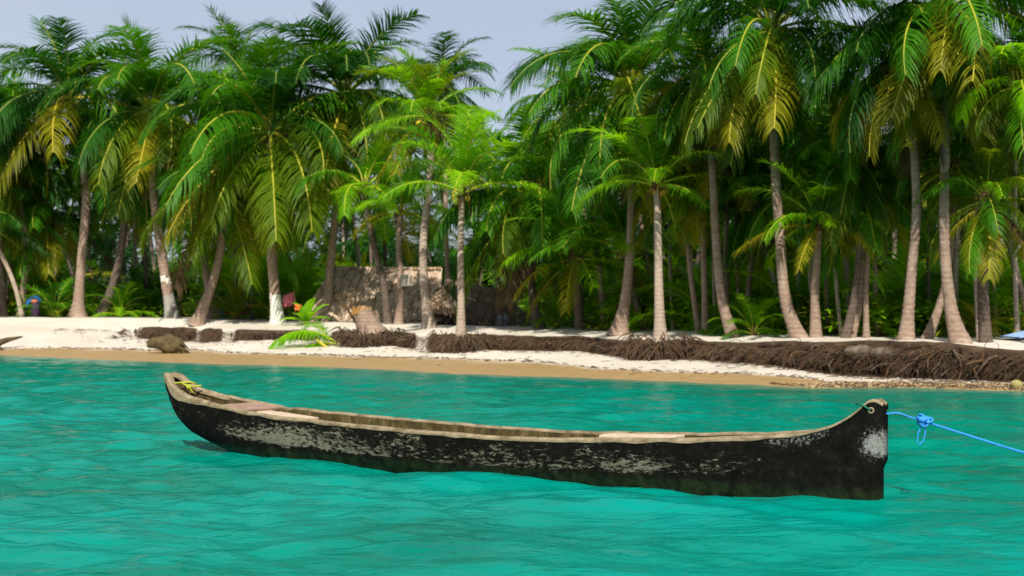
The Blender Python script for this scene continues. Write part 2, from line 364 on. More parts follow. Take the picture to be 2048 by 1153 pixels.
# ------------------------------------------------------------------ palm fronds (meshes shared by all palms)
def frond_arrays(seed, e0, droop, hang, nl=62, stiff=0.0, wide=0.0115, wob=0.05, segs=3, llen=0.27):
    """a frond one metre long along +X, rising at e0 and bending down by droop (radians)"""
    rnd = random.Random(seed); np_ = 13; pts = []; p = Vector((0, 0, 0)); V, Fc, M = [], [], []
    side = rnd.uniform(-wob, wob)
    for i in range(np_):
        pts.append(p.copy()); u = i / (np_ - 1)
        e = e0 - droop * (u ** 1.15); a = side * u * 2
        p = p + Vector((math.cos(e) * math.cos(a), math.cos(e) * math.sin(a), math.sin(e))) / (np_ - 1)
    def P(u):
        q = min(u * (np_ - 1), np_ - 1.0001); i = int(q); return pts[i].lerp(pts[i + 1], q - i)
    mb = MB(); mb.tube(pts, [0.0125 * (1 - 0.85 * i / (np_ - 1)) + 0.001 for i in range(np_)], 4, 1, False)
    V, Fc, M = mb.v, mb.f, mb.m
    for s in (-1, 1):
        gap = 0
        for k in range(nl):
            if rnd.random() < 0.06: gap = rnd.randint(0, 3)
            if gap > 0: gap -= 1; continue
            u = 0.14 + 0.86 * (k + rnd.uniform(-0.3, 0.3)) / nl; u = max(0.12, min(0.995, u))
            b = P(u); t = (P(min(1, u + 0.03)) - P(max(0, u - 0.03))).normalized()
            sd_ = Vector((0, 0, 1)).cross(t)
            if sd_.length < 0.12: sd_ = Vector((0, 1, 0))
            sd_.normalize(); sd_ *= s; up = t.cross(sd_) * s
            ln = llen * (0.30 + 0.70 * math.sin(math.pi * min(1, (u - 0.08) * 0.98) ** 0.80)) * rnd.uniform(0.82, 1.1)
            if u > 0.8: ln = max(ln, llen * 0.42)
            fw = 0.42 + 0.85 * u ** 2
            d = (sd_ + t * fw + up * (0.30 - 0.25 * hang + rnd.uniform(-0.26, 0.2)) + t * rnd.uniform(-0.18, 0.18)).normalized()
            hv = rnd.uniform(0.6, 1.4); o = len(V); q = b.copy(); dd = d.copy(); wl = wide * (0.75 + 0.5 * math.sin(math.pi * u)); o_ = []
            for g in range(segs + 1):
                gg = g / segs
                wv = (t - dd * t.dot(dd)); wv = wv.normalized() if wv.length > 1e-4 else up
                wd = wl * (0.7 + 0.6 * gg if gg < 0.34 else 1.05 * (1 - gg) + 0.06)
                V.append(tuple(q - wv * wd * 0.5)); V.append(tuple(q + wv * wd * 0.5))
                q = q + dd * (ln / segs)
                dd = (dd + Vector((0, 0, -1)) * hang * hv * (0.55 + 0.6 * gg)).normalized()
            for g in range(segs):
                a = o + 2 * g; Fc.append((a, a + 1, a + 3, a + 2)); M.append(0)
    return V, Fc, M

#          elevation, droop, hang
KINDS = {'spear': (84, 40, 0.15), 'up': (76, 98, 0.4), 'high': (56, 104, 0.45), 'arch': (40, 112, 0.95),
         'flat': (18, 100, 1.3), 'low': (-8, 74, 1.4), 'hang': (-38, 44, 1.2), 'skirt': (-64, 20, 0.6)}
ORDER = ['spear', 'up', 'high', 'arch', 'flat', 'low', 'hang', 'skirt']
FR = {}
def frond_mesh(kind, tone, var=0, young=False):
    key = (kind, tone, var, young)
    if key not in FR:
        gk = (kind, var, young)
        if gk not in FR:
            e, d, h = KINDS[kind]
            if young: d *= 0.72; h *= 0.55; e = e + 6
            r = random.Random(hash((ORDER.index(kind), var, young)) & 0xffff)
            V, Fc, M = frond_arrays(r.randint(0, 9999), R(e + r.uniform(-7, 7)), R(d * r.uniform(0.8, 1.2)), h * r.uniform(0.8, 1.25),
                                    46 if young else 66, wide=0.018 if young else 0.0135, llen=0.26 if young else 0.30, wob=0.12)
            FR[gk] = mesh('frond', V, Fc, [LEAF[tone], RACH[tone]], M)
            FR[gk].name = 'frond'; FR[key] = FR[gk]; FR[gk]['tone'] = tone
        if FR[gk]['tone'] == tone: FR[key] = FR[gk]
        else:
            me = FR[gk].copy(); me.materials[0] = LEAF[tone]; me.materials[1] = RACH[tone]; FR[key] = me
    return FR[key]

def ico(name, mat, r=(1, 1, 1.15)):
    mb = MB(); mb.blob((0, 0, 0), r, 0, 8, 6); return mb.data(name, mat)
NUTS = [ico('coconut', NUT_B), ico('coconut', NUT_G), ico('coconut', NUT_Y)]

def trunk_mesh(pts, r0, r1, flare=1.6, rings=60, n=9, seed=0, mats=None, band=None):
    """pts relative to the tree's base; ringed scars; band = (z0, z1, slot) painted zones"""
    rnd = random.Random(seed); pts = [Vector(p) for p in pts]
    def cr(u):                                   # Catmull-Rom through the points
        k = len(pts) - 1; q = min(u * k, k - 1e-6); i = int(q); f = q - i
        a, b, c, d = pts[max(0, i - 1)], pts[i], pts[i + 1], pts[min(k, i + 2)]
        return 0.5 * ((2 * b) + (c - a) * f + (2 * a - 5 * b + 4 * c - d) * f * f + (3 * b - a - 3 * c + d) * f ** 3)
    P, Rr = [], []; m = rings * 2
    for i in range(m + 1):
        u = i / m; p = cr(u); r = r0 + (r1 - r0) * u ** 0.8
        r *= 1 + (flare - 1) * math.exp(-max(0, p.z) / 0.42)
        r *= 1.0 + (0.045 if i % 2 else -0.03) + rnd.uniform(-0.03, 0.03)
        P.append(p); Rr.append(r)
    mb = MB(); mb.tube(P, Rr, n, 0, True)
    me = mb.data('trunk', mats if mats else [BARK])
    if band:
        for pol in me.polygons:
            for z0, z1, slot in band:
                if z0 <= pol.center.z + 0.05 * mnoise.noise(pol.center * 5) <= z1: pol.material_index = slot
    return me, P[-1], (P[-1] - P[-3]).normalized()

def palm(path, dY, Lp, label, group=None, n=24, tones=('mid', 'mid', 'dark'), low='olive', kinds=(0, 7), wpx=(20, 14), young=False,
         seed=0, flare=1.6, mats=None, band=None, nuts=0, nut=0, cat='palm tree', name='palm_tree', rings=46, heart=1.0, Y=None, lean=0.0, base_in=0.06, dead=0.1):
    """path: photo pixels from base to crown; dY: metres behind the bank top"""
    rnd = random.Random(seed * 13 + 5)
    px0 = path[0][0]
    if Y is None:
        Y = 40.0
        for _ in range(30): Y = 0.5 * Y + 0.5 * (top_y((px0 - 1024) / F_PX * Y) + dY)
    x0 = (px0 - 1024) / F_PX * Y; base = Vector((x0, Y, ground_z(x0, Y) - base_in))
    root = empty(name, base, label, cat, group)
    pts = []
    for i, (px, py) in enumerate(path):
        p = at(px, py, Y) - base
        if i == 0: p = Vector((0, 0, 0))
        p.y += lean * i / max(1, len(path) - 1); pts.append(p)
    k = Y / F_PX
    me, tip, axis = trunk_mesh(pts, wpx[0] * k / 2, wpx[1] * k / 2, flare, rings, 9 if rings > 30 else 7, seed, mats, band)
    link('trunk', me, root)
    crown(root, tip, axis, Lp * k, n, tones, low, kinds, young, rnd, nuts, nut, heart, wpx[1] * k / 2, dead)
    return root

def crown(root, tip, axis, Lf, n, tones, low, kinds, young, rnd, nuts=0, nut=0, heart=1.0, rt=0.1, dead=0.1):
    tilt = Vector((0, 0, 1)).rotation_difference((axis + Vector((0, 0, 1.6))).normalized()).to_matrix()
    if heart:
        mb = MB(); mb.blob((0, 0, 0.05), (rt * 1.9 * heart, rt * 1.9 * heart, 0.34 * heart), 0, 9, 7, 0.10, rnd.randint(0, 99))
        for i in range(7):
            a = rnd.uniform(0, 6.28); b0 = Vector((math.cos(a), math.sin(a), 0)) * rt * 1.2
            mb.tube([b0, b0 * 2.0 + Vector((0, 0, -0.1)), b0 * 2.6 + Vector((0, 0, -0.45 - 0.3 * rnd.random()))], [0.03, 0.022, 0.008], 4)
        mb.build('crown_heart', FIBRE, root, loc=tip)
    a = rnd.uniform(0, 6.28); n = int(n * 1.42); Lf *= 1.08
    for i in range(n):
        u = (i + 0.5) / n; a += 2.39996 + rnd.uniform(-0.25, 0.25)
        kf = kinds[0] + (kinds[1] - kinds[0]) * (u ** 0.78) + rnd.uniform(-0.45, 0.45)
        kind = ORDER[int(max(kinds[0], min(kinds[1], round(kf))))]
        tone = rnd.choice(tones)
        if kf > 4.3 and rnd.random() < 0.45: tone = low
        if kf > 5.6 and rnd.random() < 0.5: tone = 'yellow' if low in ('yellow', 'olive') and rnd.random() < 0.32 else low
        if kf > 6.2 and rnd.random() < dead * 3: tone = 'dead'
        s = Lf * rnd.uniform(0.84, 1.14) * ({'spear': .72, 'up': .95, 'high': 1.0} if young else {'spear': .76, 'up': .90, 'high': .95, 'skirt': .85}).get(kind, 1.0)
        o = link('frond', frond_mesh(kind, tone, rnd.randint(0, 4), young), root)
        M = tilt.to_4x4() @ Matrix.Rotation(a, 4, 'Z') @ Matrix.Rotation(rnd.uniform(-0.25, 0.25), 4, 'X')
        off = Vector((math.cos(a), math.sin(a), 0)) * rt * 0.7 + Vector((0, 0, 0.25 * heart - 0.30 * u * heart))
        o.matrix_local = Matrix.Translation(tip + off) @ M @ Matrix.Scale(s, 4)
    for i in range(int(nuts * 1.6)):
        a2 = rnd.uniform(0, 6.28); r = rt * 1.6 + rnd.uniform(0.02, 0.16)
        link('coconut', NUTS[nut if rnd.random() < 0.75 else 1], root, tip + Vector((math.cos(a2) * r, math.sin(a2) * r, rnd.uniform(-0.34, 0.02))),
             (rnd.uniform(-0.5, 0.5), rnd.uniform(-0.5, 0.5), 0), [rnd.uniform(0.085, 0.115)] * 3)

# ------------------------------------------------------------------ the palms one can tell apart
DK = ('mid', 'dark', 'dark'); MD = ('mid', 'mid', 'dark'); BR = ('mid', 'young', 'mid'); YG = ('young', 'young', 'mid')
palm([(155,636),(163,520),(172,390),(158,280),(138,200)], 4, 215, 'tall coconut palm with stout pale trunk at the left of the beach', n=26, tones=DK, low='yellow', wpx=(20,14), flare=2.4, seed=1, nuts=7, nut=0)
palm([(345,640),(327,530),(309,400),(302,300),(300,225)], 2.5, 230, 'leaning coconut palm with a white band and shade-greyed foot painted on its trunk', n=27, tones=MD, low='olive', wpx=(22,15), flare=1.7, seed=2, nuts=12, nut=0, mats=[BARK, WHITE, SHADEWASH], band=[(-1, 1.05, 2), (1.55, 1.78, 1)])
palm([(556,646),(548,570),(541,470),(540,360),(541,268)], 3.5, 265, 'big drooping coconut palm whose trunk foot is painted white', n=30, tones=MD, low='olive', wpx=(22,17), flare=1.8, seed=3, nuts=8, nut=0, mats=[BARK, WHITE], band=[(-1, 1.22, 1)])
palm([(392,660),(410,606),(430,550),(446,470),(452,390)], 0.6, 190, 'slanting coconut palm rooted on the sandy lip above the driftwood stump', n=16, tones=MD, low='olive', kinds=(2,7), wpx=(21,13), flare=1.9, seed=4)
palm([(432,642),(418,580),(407,500),(400,400),(392,270)], 5, 190, 'coconut palm with flared foot close behind the slanting one', n=20, tones=DK, wpx=(18,13), flare=2.6, seed=5)
palm([(200,635),(228,565),(245,480),(250,400),(256,300)], 4.5, 180, 'dark trunked coconut palm leaning right between two tall pale ones', n=20, tones=DK, wpx=(19,12), flare=1.8, seed=6, mats=[BARK_DK])
palm([(42,636),(48,570),(52,500),(44,420),(30,330)], 5, 165, 'coconut palm at the left with a thin slanting trunk crossing its foot', n=20, tones=DK, wpx=(15,10), seed=7)
palm([(45,640),(32,580),(8,520),(-30,450)], 4, 150, 'thin pale slanting palm trunk at the far left of the beach', n=14, tones=DK, kinds=(1,6), wpx=(10,8), flare=1.2, seed=8, mats=[BARK_LT])
palm([(158,600),(140,530),(122,490),(100,430)], 7, 150, 'thin pale palm crossing behind the stout left trunk', n=16, tones=MD, low='yellow', wpx=(9,7), flare=1.1, seed=9, mats=[BARK_LT])
palm([(2,640),(2,560),(-4,400),(0,250)], 4.2, 160, 'dark palm trunk cut by the left edge of the view', n=18, tones=DK, wpx=(20,14), seed=10, mats=[BARK_DK])
palm([(654,642),(660,540),(670,440),(684,300),(692,196)], 5, 235, 'tallest coconut palm left of the thatched huts, reaching the top of the view', n=28, tones=DK, low='olive', wpx=(18,13), flare=1.3, seed=11, nuts=6, nut=1)
palm([(776,648),(768,575),(752,510),(738,440),(730,380)], 3.5, 150, 'dark curved palm trunk standing before the pale thatched roof', n=9, tones=YG, low='yellow', kinds=(0, 5), wpx=(16,12), flare=1.4, seed=12, mats=[BARK_DK])
palm([(797,648),(801,570),(798,500),(800,428)], 4, 125, 'short bright palm with a board nailed to its trunk', n=16, tones=YG, low='yellow', kinds=(0,6), wpx=(15,12), young=True, flare=1.7, seed=13, heart=.7)
palm([(858,652),(848,560),(847,480),(855,400),(862,320),(856,235)], 2.6, 150, 'yellowing palm with thick pale trunk standing before the hut doorway', n=22, tones=('young','young','olive'), low='yellow', kinds=(0,6), wpx=(20,12), young=True, flare=1.8, seed=14, mats=[BARK_LT], nuts=10, nut=2)
palm([(922,668),(922,590),(921,480),(925,385)], 0.15, 190, 'slim young palm with yellow coconuts growing from a root clump on the bank edge', n=13, tones=('young','mid'), low='young', kinds=(0,4.2), wpx=(17,11), young=True, flare=1.5, seed=15, nuts=7, nut=2, mats=[BARK_LT], heart=.8, dead=0)
palm([(900,640),(893,500),(890,330),(888,180)], 9, 130, 'dark coconut palm far back against the gap of open sky', n=22, tones=('dark',), low='dark', wpx=(11,8), seed=16)
palm([(1080,658),(1066,600),(1064,520),(1068,395)], 3.5, 225, 'heavy crowned palm with long hanging fronds beside the dark hut', n=28, tones=MD, low='olive', wpx=(17,14), flare=1.8, seed=17, nuts=6, nut=0, mats=[BARK_DK])
palm([(1237,661),(1252,590),(1261,480),(1263,340),(1258,185)], 2.6, 262, 'broad coconut palm with a leaning flared trunk right of the huts', n=32, tones=MD, low='olive', wpx=(22,14), flare=2.5, seed=18, nuts=8, nut=0)
palm([(1321,668),(1318,590),(1316,480),(1314,372)], 0.2, 180, 'young palm with orange flower stalks rising from exposed roots on the bank', n=14, tones=YG, low='young', kinds=(0,5), wpx=(22,13), young=True, flare=1.75, seed=19, mats=[BARK_LT], nuts=3, nut=2, heart=.8, dead=0)
palm([(1468,668),(1444,600),(1432,480),(1424,330),(1408,150)], 2.8, 190, 'coconut palm with a tall trunk bowed to the left of centre right', n=24, tones=MD, low='yellow', wpx=(22,13), flare=1.5, seed=20, nuts=6, nut=2)
palm([(1399,664),(1384,570),(1374,470),(1368,370)], 4.5, 140, 'slender low palm with yellow hanging fronds between two tall trunks', n=18, tones=MD, low='yellow', kinds=(1,7), wpx=(12,9), seed=21)
palm([(1411,664),(1408,540),(1402,400),(1388,250)], 4.2, 170, 'straight thin trunked palm just left of the bowed tall trunk', n=20, tones=DK, low='yellow', wpx=(13,10), seed=22)
palm([(1600,671),(1571,600),(1560,480),(1549,300),(1543,70)], 2.6, 265, 'very tall coconut palm with a dark skirt of hanging fronds and green coconuts', n=36, tones=DK, low='olive', wpx=(24,17), flare=1.7, seed=23, nuts=10, nut=1, dead=0.05)
palm([(1632,671),(1630,590),(1634,520),(1638,450)], 3.0, 150, 'short bright green palm before the dark grove, right of centre', n=17, tones=YG, low='yellow', kinds=(0,6), wpx=(20,13), young=True, flare=1.6, seed=24, heart=.8)
palm([(1690,673),(1708,600),(1719,510),(1722,400),(1715,320)], 3.2, 150, 'dark trunked palm leaning right, first of a tight cluster of trunks', n=20, tones=MD, low='olive', wpx=(17,12), flare=1.4, seed=25, mats=[BARK_DK, BARK])
palm([(1703,673),(1722,600),(1732,500),(1742,400)], 3.8, 140, 'thin palm leaning right, middle of the tight cluster of trunks', n=18, tones=MD, low='yellow', wpx=(12,9), seed=26)
palm([(1733,675),(1732,590),(1735,490),(1720,380)], 4.0, 140, 'thin upright palm, rightmost of the tight cluster of trunks', n=18, tones=DK, wpx=(11,9), seed=27)
palm([(1812,678),(1822,560),(1833,420),(1825,270),(1806,130)], 2.2, 220, 'tall palm with flared smooth trunk left of the tallest right hand palm', n=24, tones=DK, low='yellow', kinds=(1,7), wpx=(23,14), flare=1.9, seed=28)
palm([(1922,681),(1901,610),(1889,480),(1890,280),(1885,25)], 2.2, 285, 'tallest right hand palm with yellowing fronds and a foot spread to the right', n=34, tones=MD, low='yellow', wpx=(26,16), flare=2.0, seed=29, nuts=6, nut=1)
palm([(1852,680),(1880,610),(1898,520),(1905,420),(1910,330)], 3.6, 140, 'palm leaning right behind the tallest right hand trunk', n=16, tones=MD, low='olive', wpx=(18,10), flare=1.5, seed=30)
palm([(1972,683),(1966,590),(1968,500),(1974,410)], 2.6, 150, 'rough dark trunked palm with brown yellow fronds near the right edge', n=22, tones=('mid','olive','young'), low='yellow', kinds=(0,7), wpx=(24,20), flare=1.3, seed=31, mats=[BARK_DK], dead=0.2)
palm([(2075,690),(2066,500),(2056,330),(2050,175)], 2.0, 175, 'green palm at the right edge with a fan of upright fronds', n=24, tones=('mid','young','dark'), kinds=(0,5.5), wpx=(20,14), seed=32)
palm([(1160,660),(1157,610),(1154,560),(1152,520)], 3.2, 150, 'low shaggy palm with rough brown trunk between the huts and the broad palm', n=18, tones=YG, low='yellow', kinds=(0,6), wpx=(18,20), young=True, flare=1.1, seed=33, mats=[BARK_DK])
palm([(1290,640),(1262,560),(1252,500)], 6.0, 190, 'low bright palm sprouting behind the broad palm trunk', n=16, tones=('mid','young','mid'), kinds=(0,5), wpx=(14,14), young=True, seed=34, mats=[BARK_DK])
palm([(492,640),(488,400),(486,150)], 9, 165, 'dark palm towering behind the big drooping palm', n=24, tones=DK, low='dark', wpx=(14,10), seed=35)
palm([(1456,664),(1452,500),(1458,350),(1480,300)], 5, 150, 'thin dark palm standing behind the bowed trunk', n=20, tones=('dark',), low='olive', wpx=(12,9), seed=36, mats=[BARK_DK])
palm([(1700,560),(1688,480),(1665,420),(1640,330)], 8, 150, 'backmost leaning palm above the tight cluster of trunks', n=18, tones=DK, low='olive', wpx=(12,8), seed=37)
palm([(1580,640),(1548,560),(1530,500),(1510,430)], 8, 140, 'pair of thin pale trunks left of the very tall palm, nearer one', n=16, tones=DK, wpx=(11,8), seed=38, mats=[BARK_LT])
palm([(1572,620),(1556,540),(1525,470),(1490,390)], 9.5, 140, 'pair of thin pale trunks left of the very tall palm, farther one', n=16, tones=DK, wpx=(9,7), seed=39, mats=[BARK_LT])
palm([(724,560),(716,510),(708,460),(700,400)], 14, 120, 'thin pale palm rising behind the ridge of the thatched roof', n=16, tones=('young','olive'), low='yellow', wpx=(9,8), seed=40, young=True, mats=[BARK_LT])

for i_, (px_, py_, tx_, ty_, d_, w_, bk_, lb_) in enumerate((
        (1347, 655, 1338, 300, 6, 9, BARK, 'between the orange flowered palm and the slender low palm'), (1432, 655, 1428, 260, 7, 8, BARK_LT, 'just left of the bowed trunk'), (1482, 640, 1470, 250, 8, 10, BARK, 'just right of the bowed trunk'),
        (1598, 645, 1606, 280, 8, 10, BARK_LT, 'touching the very tall skirted palm on its right'), (1655, 655, 1662, 340, 7, 9, BARK, 'left of the tight cluster of trunks'), (1684, 670, 1662, 380, 5, 9, BARK_LT, 'crossing the foot of the tight cluster of trunks'),
        (1756, 660, 1750, 360, 6, 9, BARK, 'midway between the cluster and the smooth flared trunk'), (1862, 655, 1858, 350, 7, 9, BARK_DK, 'right of the smooth flared trunk'), (1912, 640, 1920, 300, 7, 14, BARK_LT, 'leaning out behind the tallest right hand palm'),
        (1958, 675, 1950, 330, 4, 9, BARK_LT, 'hugging the rough dark trunk on its left'), (1992, 660, 1990, 310, 7, 9, BARK, 'right of the rough dark trunk'), (2036, 665, 2030, 300, 5, 11, BARK_LT, 'above the blue tarp'),
        (478, 640, 470, 420, 6, 9, BARK_DK, 'beside the swing frame'), (360, 640, 366, 380, 6, 8, BARK_DK, 'behind the white banded palm'))):
    palm([(px_, py_), ((px_ * 2 + tx_) / 3 - 4, py_ * .66 + ty_ * .34), (tx_, ty_)], d_, 120, 'thin far palm trunk ' + lb_, n=9, tones=(('mid', 'young'), MD, ('mid',), YG)[i_ % 4], low='olive', kinds=(0, 5.6), wpx=(w_, w_ * .75), flare=1.35, seed=60 + i_, mats=[bk_], rings=26)

# ------------------------------------------------------------------ the grove behind
REFS = [(5, 'dark palm at the left edge'), (45, 'left thin slanting palm'), (155, 'stout pale left trunk'), (225, 'dark right-leaning trunk'), (335, 'white banded palm'), (410, 'slanting palm'), (556, 'white footed palm'),
        (655, 'palm left of the huts'), (740, 'pale thatched roof'), (797, 'palm with the board'), (855, 'yellowing palm'), (922, 'slim palm on the bank edge'), (1000, 'dark hut'), (1080, 'heavy crowned palm'), (1160, 'low shaggy palm'),
        (1250, 'broad leaning palm'), (1320, 'palm with orange flowers'), (1395, 'slender low palm'), (1450, 'bowed trunk'), (1508, 'bright sprouting palm'), (1575, 'skirted tall palm'), (1632, 'short bright palm'),
        (1710, 'tight cluster of trunks'), (1765, 'yellow green sprout'), (1815, 'smooth flared trunk'), (1900, 'tallest right hand palm'), (1970, 'rough dark trunk'), (2045, 'palm at the right edge')]
def where(px, d):                                # which of the front things a back one stands behind
    i = min(range(len(REFS)), key=lambda k: abs(REFS[k][0] - px)); q = px - REFS[i][0]
    return ('just left of' if q < -14 else 'just right of' if q > 14 else 'straight behind') + ' the ' + REFS[i][1] + ('' if d < 13 else ', far back' if d > 21 else ', further back')
def grove():
    rnd = random.Random(77); spots = []
    tries = 0
    while len(spots) < 54 and tries < 4000:
        tries += 1
        px = rnd.uniform(-160, 2220); d = 6 + 26 * rnd.random() ** 1.2
        Y = 45.0
        for _ in range(20): Y = 0.5 * Y + 0.5 * (top_y((px - 1024) / F_PX * Y) + d)
        x = (px - 1024) / F_PX * Y
        if 590 < px < 1080 and d < 13: continue              # the huts' clearing
        if any((x - a) ** 2 + (Y - b) ** 2 < 1.5 ** 2 for a, b, *_ in spots): continue
        spots.append((x, Y, px, d))
    for i, (x, Y, px, d) in enumerate(spots):
        base = Vector((x, Y, ground_z(x, Y) - 0.05))
        hi = rnd.uniform(215, 420)
        if 760 < px < 1090: hi = max(hi, 385)
        if 1600 < px < 1790: hi = max(hi, 330)
        if 370 < px < 440: hi = max(hi, 290)
        cz = at(px, hi, Y).z; h = max(2.0, cz - base.z)
        zone = 'left' if px < 600 else ('middle' if px < 1100 else 'right')
        bark = rnd.choice([BARK, BARK_DK, BARK_LT, BARK]); tones = rnd.choice([('mid',), DK, MD, ('dark',), ('mid', 'young'), BR])
        look = ('high' if hi < 260 else 'middling' if hi < 390 else 'low') + (' dark' if tones == ('dark',) else ' bright' if 'young' in tones else ' green') + {BARK: ' grey', BARK_DK: ' brown', BARK_LT: ' pale'}[bark] + '-trunked palm '
        root = empty('palm_tree', base, look + where(px, d), 'palm tree', 'palms deep in the %s grove' % zone)
        ln = rnd.gauss(0, 0.09) * h
        me, tip, ax = trunk_mesh([(0, 0, 0), (ln * 0.5 + rnd.gauss(0, .1), 0, h * 0.45), (ln, 0, h)], rnd.uniform(0.09, 0.14), 0.07, 1.5, 22, 7, i, [bark])
        link('trunk', me, root)
        crown(root, tip, ax, rnd.uniform(2.1, 3.0), 10, tones, rnd.choice(['olive', 'dark', 'yellow']), (0, 5.6), False, rnd, 0, 0, 1.0, 0.08)
grove()

def small_palms():                               # trunkless young palms and sprouts on the grove floor
    rnd = random.Random(15)
    special = [(1508, 3.6, 95, YG, 'bright green sprouting palm left of the very tall trunk'), (1765, 6, 90, ('young', 'olive'), 'yellow green sprouting palm between the cluster and the flared trunk'),
               (1115, 4.5, 80, YG, 'bright sprouting palm beside the rough brown trunk'), (1960, 5.5, 80, ('olive', 'yellow'), 'yellowed sprouting palm behind the dark right hand trunk'),
               (2030, 8, 130, ('young', 'olive'), 'sprouting palm at the right edge above the blue tarp'), (300, 7, 95, MD, 'sprouting palm behind the painted leaning palm'),
               (240, 4.5, 70, YG, 'bright sprout between the dark leaning trunk and the painted palm'), (110, 4.4, 80, MD, 'sprout beside the blue cloth at the left'),
               (470, 5, 80, ('olive', 'yellow'), 'yellowish sprout behind the red bench'), (740, 11, 120, ('young', 'olive'), 'yellow green sprouting palm behind the pale roof ridge')]
    def put(px, d, Lp, tones, label, group, n=13):
        Y = 45.0
        for _ in range(20): Y = 0.5 * Y + 0.5 * (top_y((px - 1024) / F_PX * Y) + d)
        x = (px - 1024) / F_PX * Y
        root = empty('young_palm', (x, Y, ground_z(x, Y) - 0.03), label, 'young palm', group)
        crown(root, Vector((0, 0, 0.1)), Vector((0, 0, 1)), Lp * Y / F_PX, n, tones, 'olive', (0, 4.2), True, rnd, 0, 0, 0.6, 0.06, 0)
    for px, d, Lp, tones, label in special: put(px, d, Lp, tones, label, None)
    for i in range(26):                          # taller saplings in brighter leaf colour, standing in for sunlight between the trunks
        px = rnd.choice([rnd.uniform(1090, 2150), rnd.uniform(1090, 2150), rnd.uniform(-60, 600)]); d = rnd.uniform(7, 17)
        look = rnd.choice(['tall leafy', 'tall spreading', 'tall arching', 'tall loose']); tones = rnd.choice([YG, ('young',), ('young', 'olive', 'yellow')])
        put(px, d, rnd.uniform(130, 210), tones, look + (' yellowish' if 'olive' in tones else ' bright' if tones == ('young',) else ' green') + ' sapling ' + where(px, d), 'young palms in the %s undergrowth' % ('left' if px < 600 else 'right'), 11)
    for i in range(56):
        px = rnd.uniform(-120, 2180); d = rnd.uniform(5.5, 22)
        if 600 < px < 1080: d += 9
        zone = 'left' if px < 600 else ('middle' if px < 1100 else 'right')
        tones = rnd.choice([YG, YG, ('olive', 'young'), ('mid',), ('olive', 'yellow'), MD]); ln = rnd.uniform(70, 150)
        look = ('wide' if ln > 118 else 'small' if ln < 92 else 'mid sized') + ' ' + {MD: 'green', YG: 'bright green', ('mid',): 'plain green', ('dark', 'mid'): 'dark green', ('olive', 'young'): 'yellowish green'}.get(tones, 'olive yellow') + ' seedling '
        put(px, d, ln, tones, look + where(px, d), 'young palms in the %s undergrowth' % zone, 12)
small_palms()

